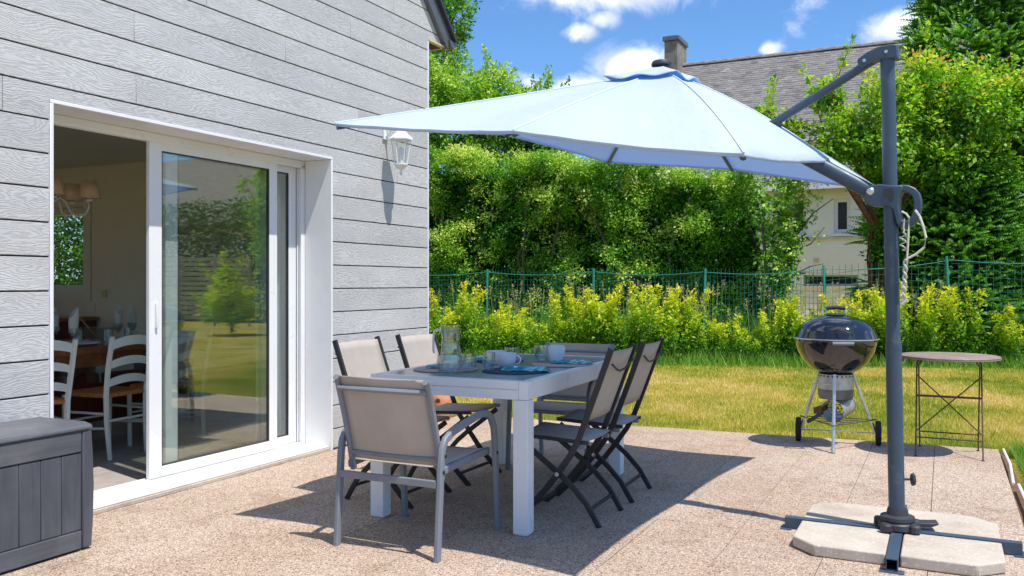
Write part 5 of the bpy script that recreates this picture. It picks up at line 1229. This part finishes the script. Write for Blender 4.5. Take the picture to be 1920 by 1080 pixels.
# --- tall grass with seed heads around and behind the shrubs
def tall_grass():
    n = 30000; f = rng.random(n); x = -1.8+(11.2+1.8)*f; yb = 14.75+(13.45-14.75)*f; dep = rng.random(n)
    y = yb+dep*(2.1-1.3*f)*1.0
    h = (.16+.45*rng.random(n)**1.5)*(.55+1.15*dep)*(.75+.5*vnoise(x, y, .5, 3))
    a = rng.uniform(0, 6.28, n); lean = rng.uniform(.05, .45, n)*h; dx, dy = np.cos(a)*lean, np.sin(a)*lean; w = .006+.004*rng.random(n)
    b = rng.uniform(0, 3.14, n); sx, sy = np.cos(b)*w, np.sin(b)*w; z0 = np.full(n, -.05)
    V = np.stack([np.stack([x-sx, y-sy, z0], 1), np.stack([x+sx, y+sy, z0], 1), np.stack([x+dx*.4+sx*.8, y+dy*.4+sy*.8, z0+h*.6], 1), np.stack([x+dx, y+dy, z0+h], 1), np.stack([x+dx*.4-sx*.8, y+dy*.4-sy*.8, z0+h*.6], 1)], 1).reshape(-1, 3)
    F = np.arange(n*5).reshape(-1, 5); T = np.clip(.25+.35*rng.random(n)+.35*(vnoise(x, y, .4, 8)-.5), 0, .9)
    o = np_mesh('tall_grass', V, F, 'tall_grass', T); tag(o, 'long wild grass growing between the shrubs and the fence', 'grass', kind='stuff')
    # seed heads
    n = 230; f = rng.random(n)**1.15; x = -1.6+8.6*f; y = 14.75+(13.6-14.75)*f+rng.uniform(.5, 1.5, n)*(1-.4*f); cl2 = (vnoise(x, y*0, .45, 21) > .42) | (rng.random(n) < .25); x = x[cl2]; y = y[cl2]; n = len(x); h = rng.uniform(.8, 1.3, n)
    parts = []; a = rng.uniform(0, 6.28, n); lx, ly = np.cos(a)*.12*h, np.sin(a)*.12*h
    sx = np.full(n, .003)
    V = np.stack([np.stack([x-sx, y, h*0], 1), np.stack([x+sx, y, h*0], 1), np.stack([x+lx+sx, y+ly, h], 1), np.stack([x+lx-sx, y+ly, h], 1)], 1).reshape(-1, 3); parts.append((V, np.arange(n*4).reshape(-1, 4), np.full(n, .75)))
    per = 34; idx = np.repeat(np.arange(n), per); tt = rng.random(len(idx)); hh = h[idx]; L = .16+.1*rng.random(n)[idx]
    P = np.stack([x[idx]+lx[idx], y[idx]+ly[idx], hh-L+tt*L*1.1], 1)+rng.normal(size=(len(idx), 3))*np.array([.028, .028, .01])*(1.15-tt)[:, None]
    V, F = leaves_geo(P, rng.normal(size=P.shape)*.7+np.array([0, 0, .7]), rng.normal(size=P.shape), np.full(len(P), .026), np.full(len(P), .013)); parts.append((V, F, np.clip(.93+rng.normal(size=len(P))*.07, .8, 1)))
    V, F, T = merge(parts); tag(np_mesh('grass_seed_heads', V, F, 'tall_grass', T), 'pale pinkish grass seed heads standing before the wire fence', 'grass', kind='stuff')
tall_grass()
# brambles and low growth behind the fence
def undergrowth():
    n = 900; x = rng.uniform(-2.5, 12, n); y = 17.4-.25*(x+2.5)+rng.uniform(-.3, .5, n); y = np.where(x > 5, 14.7+rng.uniform(0, .7, n), y); z = rng.random(n)**1.3*np.where(x > 6, .95, .75)*np.where((x > 4.6) & (x < 6.2), .45, 1)
    C = np.stack([x, y, z], 1); V, F, T = clump_leaves(C, .18, 16, .08, np.tile(-u3, (n, 1)), .35+rng.normal(size=n)*.15); tag(np_mesh('undergrowth', V, F, 'hedge_leaf', T), 'low brambles and weeds behind the wire fence', 'undergrowth', kind='stuff')
undergrowth()

# --- mown lawn blades
def lawn_blades():
    n = 300000; y = 6.6+8.6*rng.random(n)**1.15; x = rng.uniform(-.30, .66, n)*y
    x = np.where(x < -.6, x, x)
    # keep off the terrace
    rx = x-O.x; ry = y-O.y; s = rx*U.x+ry*U.y; d = -(rx*NN.x+ry*NN.y)
    on = (s < 2.03+.0555*(-d)-.015) & (d > DY0-.05); k = ~on & ~((s < 1.5) & (d > 0)) & (y < 15.2); x = x[k]; y = y[k]; n = len(x); s = s[k]; d = d[k]
    edge = np.exp(-np.abs(s-(2.03-.0555*d))/.12)
    h = (.010+.015*rng.random(n))*(1+1.2*edge); a = rng.uniform(0, 6.28, n); lean = h*rng.uniform(.1, 1.3, n); b = rng.uniform(0, 3.14, n); w = (.0026+.0016*rng.random(n))*(y/8)
    V = np.stack([np.stack([x-np.cos(b)*w, y-np.sin(b)*w, np.full(n, -.06)], 1), np.stack([x+np.cos(b)*w, y+np.sin(b)*w, np.full(n, -.06)], 1), np.stack([x+np.cos(a)*lean, y+np.sin(a)*lean, -.06+.02+h], 1)], 1).reshape(-1, 3)
    patch = vnoise(x, y, .9, 4)*.5+vnoise(x, y, .28, 6)*.3+vnoise(x, y, 2.3, 7)*.2
    T = np.clip(.15+1.2*(patch-.25)+rng.normal(size=n)*.22-.4*edge, 0, 1)
    tag(np_mesh('lawn_grass', V, np.arange(n*3).reshape(-1, 3), 'grass_blade', T), 'short mown grass with straw-coloured dry patches', 'grass', kind='stuff')
    # lush tufts right of the terrace edge and along the shrub row
    n = 16000; sel = rng.random(n) < .35
    s = rng.uniform(-1.6, 2.6, n); d = DY0-.12-rng.random(n)**1.6*1.1; P = Wn(s, d, np.full(n, -.06)); 
    x = P[:, 0].copy(); y = P[:, 1].copy(); f = rng.random(n); x[sel] = -1.2+10.4*f[sel]; y[sel] = 14.5-1.15*f[sel]+rng.normal(size=n)[sel]*.16
    h = .05+.09*rng.random(n); h[sel] = .08+.22*rng.random(sel.sum()); a = rng.uniform(0, 6.28, n); lean = h*rng.uniform(.2, .9, n); b = rng.uniform(0, 3.14, n); w = np.full(n, .003); w[sel] = .006
    V = np.stack([np.stack([x-np.cos(b)*w, y-np.sin(b)*w, np.full(n, -.06)], 1), np.stack([x+np.cos(b)*w, y+np.sin(b)*w, np.full(n, -.06)], 1), np.stack([x+np.cos(a)*lean, y+np.sin(a)*lean, -.06+h], 1)], 1).reshape(-1, 3)
    tag(np_mesh('grass_tufts', V, np.arange(n*3).reshape(-1, 3), 'tall_grass', np.clip(.4+rng.normal(size=n)*.2, 0, 1)), 'longer grass tufts along the terrace edge and the shrubs', 'grass', kind='stuff')
lawn_blades()

# ================================================================== WIRE FENCE
fc = empty('wire_fence', (0, 0, 0), 0, 'green welded wire mesh fence on slim posts behind the shrubs', 'fence')
FP = [(-2.42, 17.65), (-.489, 16.8), (1.48, 16.0), (3.27, 15.1), (5.10, 14.3), (7.02, 14.05), (9.0, 13.8), (11.0, 13.6)]
ph = [1.5, 1.5, 1.5, 1.48, 1.52, 1.66, 1.66, 1.66]
for i, ((x, y), h) in enumerate(zip(FP, ph)):
    ln = (0.03, .02, .0, .04, -.05, -.1, 0, 0)[i]
    m = MB(); m.sweep([(x, y-.035, -.06), (x+ln, y-.035, h+.03)], .022, .018, n=6, ref=(1, 0, 0)); m.build('post', 'green_post', fc)
m = MB()
for (a, b, ha, hb) in zip(FP[:-1], FP[1:], ph[:-1], ph[1:]):
    A = Vector((*a, 0)); B = Vector((*b, 0)); L = (B-A).length; right = a[0] > 5
    k = int(L/(.10 if right else .0635)); r = .0026
    for j in range(k+1):
        q = A.lerp(B, j/k); h = ha+(hb-ha)*j/k+.03*math.sin(j*.35); m.bar((q.x, q.y, 0), (q.x+.004*math.sin(j), q.y, h), r*2, r*2, ref=(1, 0, 0))
    z = .02; zi = 0
    while z < 1.0:
        pts = [(*(A.lerp(B, t/8).to_2d()), z*(ha+(hb-ha)*t/8)+.025*math.sin(t*.8+a[0])*z) for t in range(9)]
        m.sweep(pts, r*2.2, r*2.2, round_=False); z += .0655; zi += 1
m.build('wire_mesh', 'green_wire', fc, props={'kind': 'stuff'})
m = MB()
for (a, b, ha, hb) in zip(FP[:-1], FP[1:], ph[:-1], ph[1:]):
    pts = [(a[0]+(b[0]-a[0])*t/8, a[1]+(b[1]-a[1])*t/8-.01, (ha+(hb-ha)*t/8-.03)-.06*math.sin(math.pi*t/8)) for t in range(9)]; m.sweep(pts, .006, n=5)
m.build('tension_wire', 'green_post', fc)

# ================================================================== NEIGHBOURING HOUSE
nh = empty('neighbour_house', O, ANG, 'neighbouring cream rendered house with long grey slate roof and chimney behind the trees', 'house')
S0, SR, ZE, ZRG, D1, D0 = 21.8, 26.4, 4.35, 9.25, 4.55, -16.0
def wallwith(openings, z0, z1):
    m = MB(); ys = sorted({D0, D1, *[a for o_ in openings for a in o_[:2]]}); zs = sorted({z0, z1, *[a for o_ in openings for a in o_[2:]]})
    for ya, yb in zip(ys[:-1], ys[1:]):
        for za, zb in zip(zs[:-1], zs[1:]):
            if any(o_[0] <= ya and yb <= o_[1] and o_[2] <= za and zb <= o_[3] for o_ in openings): continue
            m.box(S0, S0+.35, ya, yb, za, zb)
    return m
ops = [(-1.72, -1.27, 2.70, 3.72), (-2.49, -2.04, 2.70, 3.72), (-.5, -.05, 2.70, 3.72), (-1.93, -.42, 1.18, 1.50), (-9, -8, 2.2, 3.6), (-12, -11, 2.2, 3.6)]
wallwith(ops, -.1, ZE).build('wall', 'render', nh)
m = MB(); m.prism([(S0+.352, -.1), (31, -.1), (31, ZE), (SR, ZRG-.25), (S0+.352, ZE)], (0, D1-.35, 0), (1, 0, 0), (0, 0, 1), (0, .35, 0)); m.build('gable_wall', 'render', nh)
m = MB(); m.box(S0+1.5, S0+1.6, D0, D1-.36, 0, ZE); m.build('inner_wall', 'dark_wall', nh)
m = MB(); m.prism([(-.06, 2.545), (0, 2.545), (0, 2.60), (-.04, 2.60)], (S0-.0, D0, 0), (1, 0, 0), (0, 0, 1), (0, D1-D0, 0)); m.build('string_course', 'soffit', nh)
for a, b, z0, z1 in ops:
    wf = MB(); fw = .10 if z0 > 2 else .05
    for (ya, yb, za, zb) in ((a, a+fw, z0, z1), (b-fw, b, z0, z1), (a+fw, b-fw, z0, z0+fw*1.3), (a+fw, b-fw, z1-fw, z1)): wf.box(S0+.10, S0+.16, ya, yb, za, zb)
    w_ = wf.build('window', 'white_pvc' if z0 > 2 else 'galv', nh); m = MB(); m.box(S0+.125, S0+.135, a+fw, b-fw, z0+fw*1.3, z1-fw); m.build('pane', 'window_dark', w_)
    m = MB(); m.box(S0-.05, S0+.1, a-.05, b+.05, z0-.07, z0-.002); m.build('sill', 'render', w_)
for (a, b) in ((-.42, .0), (-.9, -.76)):
    pass
m = MB(); 
for j in range(3): m.box(S0-.012, S0-.001, -.86, -.70, 1.86+j*.05, 1.895+j*.05)
m.build('wall_vent', 'soffit', nh)
# roof of slates: every slate its own tilted sheet, joined
def slates():
    sl = math.hypot(SR-S0+.35, ZRG-ZE+.25); du = Vector((SR-S0+.35, 0, ZRG-ZE+.25)).normalized(); nv = Vector((-du.z, 0, du.x)); base = Vector((S0-.35, 0, ZE-.25))
    V = []; T = []; exp_ = .125; wd = .23; rows = int(sl/exp_); r = random.Random(4)
    y0, y1 = D0, D1+.12
    for i in range(rows):
        y = y0+(wd/2 if i % 2 else 0)
        while y < y1-.01:
            ye = min(y+wd-.012, y1); lift = .014+r.random()*.008; a = base+du*(i*exp_+r.uniform(-.008, .008)); b = base+du*(i*exp_+exp_*1.9)
            p = [a+nv*lift, a+nv*lift, b+nv*.002, b+nv*.002]; q = [Vector((p[0].x, y, p[0].z)), Vector((p[1].x, ye, p[1].z)), Vector((p[2].x, ye, p[2].z)), Vector((p[3].x, y, p[3].z))]
            a0 = a-nv*.0
            V += [q[0], q[3], q[2], q[1]]; T.append(min(1, max(0, r.gauss(.5, .22))))
            V += [Vector((a0.x, y, a0.z)), q[0], q[1], Vector((a0.x, ye, a0.z))]; T.append(0.1)
            y += wd
    V = np.array([tuple(v) for v in V]); F = np.arange(len(V)).reshape(-1, 4); o = np_mesh('slates', V, F, 'slate', np.array(T), nh); o['kind'] = 'stuff'
slates()
m = MB(); m.prism([(S0-.35, ZE-.27), (SR, ZRG-.02), (31.2, ZE-.27), (31.2, ZE-.35), (SR, ZRG-.12), (S0-.35, ZE-.35)], (0, D0, 0), (1, 0, 0), (0, 0, 1), (0, D1+.1-D0, 0)); o = m.build('roof', 'zinc', nh)
m = MB(); m.lathe([(.11, 0), (.125, .0), (.125, .40), (.11, .40)], 8, (0, 0, 0), (0, 1, 0), a0=0, a1=math.pi)
proto_r = None
for i in range(50):
    y = D0+.2+i*.405
    if y > D1-.2: break
    if proto_r is None: proto_r = m.build('ridge_tile', 'chimney_cement', nh, (SR, y, ZRG-.05)); o = proto_r
    else: o = dup_obj(proto_r, nh, (SR, y, ZRG-.05+rng.uniform(-.008, .008)))
m = MB(); m.box(SR-.75, SR+.45, D1-.12, D1+.38, 7.4, 10.0); chm = m.build('chimney', 'chimney_cement', nh, bevel=.02)
m = MB(); m.box(SR-.81, SR+.51, D1-.18, D1+.44, 10.0, 10.18); m.build('chimney_cap', 'zinc', chm, bevel=.03)
m = MB(); m.prism([(S0-.45, ZE-.36), (S0-.34, ZE-.36), (S0-.34, ZE-.25), (S0-.45, ZE-.25)], (0, D0, 0), (1, 0, 0), (0, 0, 1), (0, D1-D0, 0)); m.build('gutter', 'white_pvc', nh)

# ================================================================== RIGHT-HAND GARDEN (seen mirrored in the door glass)
sf = empty('slat_fence_panel', W(14.2, -13.4, 0), 0, 'weathered wooden slat screen mirrored in the door glass, right hand one', 'fence panel', 'slat screens reflected in the door')
pv = W(13.3, -15.2, 0)-W(14.2, -13.4, 0); pl = pv.length; pd = pv.normalized()
for j in range(13):
    z0 = .22+j*.14; k = 10; pn = Vector((-pd.y, pd.x, 0)); pts = [pd*(pl*i/k)+pn*.03*math.sin(math.pi*i/k*3+math.pi*j)+Vector((0, 0, z0+.05)) for i in range(k+1)]
    m = MB(); m.sweep(pts, .10, .014, ref=(0, 0, 1), round_=False); m.build('slat', 'weathered_slat', sf, sharp=50)
for q in (0, .5, 1): m = MB(); a = pd*(pl*q); m.bar((a.x, a.y, 0), (a.x, a.y, 2.05), .07, .05, ref=(1, 0, 0)); m.build('post', 'weathered_slat', sf)
copy_tree(sf, None, W(13.3, -15.2, 0)+pd*.06, 0, 'weathered wooden slat screen mirrored in the door glass, left hand one')
copy_tree(sf, None, W(12.4, -17.05, 0)+pd*.06, 0, 'weathered wooden slat screen mirrored in the door glass, behind the white frame strip')
broad_tree('garden_shrub', tuple(W(11.6, -11.6, 0)), .3, [(0, 0, .75, .75, .75, .55), (.2, -.1, 1.35, .25, .25, .4)], 260, 22, .07, 'privet_leaf', 'yellow-green shrub mirrored in the lower door glass', .14, 8, .2, .5, .03, group='plants reflected in the door', cat='shrub')
broad_tree('garden_tree', tuple(W(12.4, -10.7, 0)), 1.6, [(0, 0, 3.4, .95, .95, 1.0), (.1, 0, 2.3, .7, .7, .8), (0, 0, 4.4, .6, .6, .5)], 420, 22, .085, 'tree_leaf', 'light green tree mirrored in the door glass', .16, 10, .2, .55, .08, group='plants reflected in the door')
broad_tree('garden_tree', tuple(W(13.5, -7.0, 0)), 1.5, [(0, 0, 3.0, 1.8, 1.6, 2.0), (-.5, 0, 1.6, 1.3, 1.3, 1.2)], 600, 24, .1, 'dark_leaf', 'dark green garden tree beyond the right edge of the lawn', .2, 8, .3, .45, .12, group='plants reflected in the door')
dh = empty('added_dark_hedge', W(17.5, -17.0, 0), ANG, 'added dark hedge behind the slat screens, darkening the door reflection', 'hedge')  # made-up hedge hiding the pale wall, keeps the mirrored view dark
n = 1500; C = np.stack([rng.uniform(-.5, .5, n), rng.uniform(-6, 5.5, n), rng.random(n)*4.0], 1); V, F, T = clump_leaves(C, .28, 18, .13, np.tile(np.array([-.9, .0, .3]), (n, 1)), .15+rng.normal(size=n)*.12); np_mesh('foliage', V, F, 'dark_leaf', T, dh)
gb = empty('distant_house', W(27, -30, 0), ANG, 'pale house with grey roof mirrored in the top of the door glass', 'house')
m = MB(); m.box(0, 9, -9, 11, 0, 4.3); m.build('wall', 'render', gb)
m = MB(); m.prism([(-.5, 3.9), (4.5, 8.1), (9.5, 3.9), (9.5, 4.1), (4.5, 8.3), (-.5, 4.1)], (0, -9.3, 0), (1, 0, 0), (0, 0, 1), (0, 20.6, 0)); m.build('roof', 'chimney_cement', gb)
m = MB(); m.prism([(0, 4.3), (9, 4.3), (4.5, 8.1)], (0, -8.9, 0), (1, 0, 0), (0, 0, 1), (0, .2, 0)); m.build('gable', 'render', gb)
# garden hedge seen through the kitchen window
kb = empty('side_hedge', W(7.4, 12.4, 0), ANG, 'green garden hedge seen through the kitchen window', 'hedge')
n = 2600; C = np.stack([rng.uniform(-.6, .8, n), rng.uniform(-2.5, 4.5, n), rng.random(n)*4.2], 1); V, F, T = clump_leaves(C, .2, 18, .085, np.tile(np.array([-.7, -.5, .3]), (n, 1)), .4+rng.normal(size=n)*.2); np_mesh('foliage', V, F, 'dark_leaf', T, kb)
limbs(kb, [([(0, y, 0), (.1, y+.1, 1.2), (.0, y, 2.2)], .05, .015) for y in np.arange(-3, 4, .9)], 'bark', 'trunk')
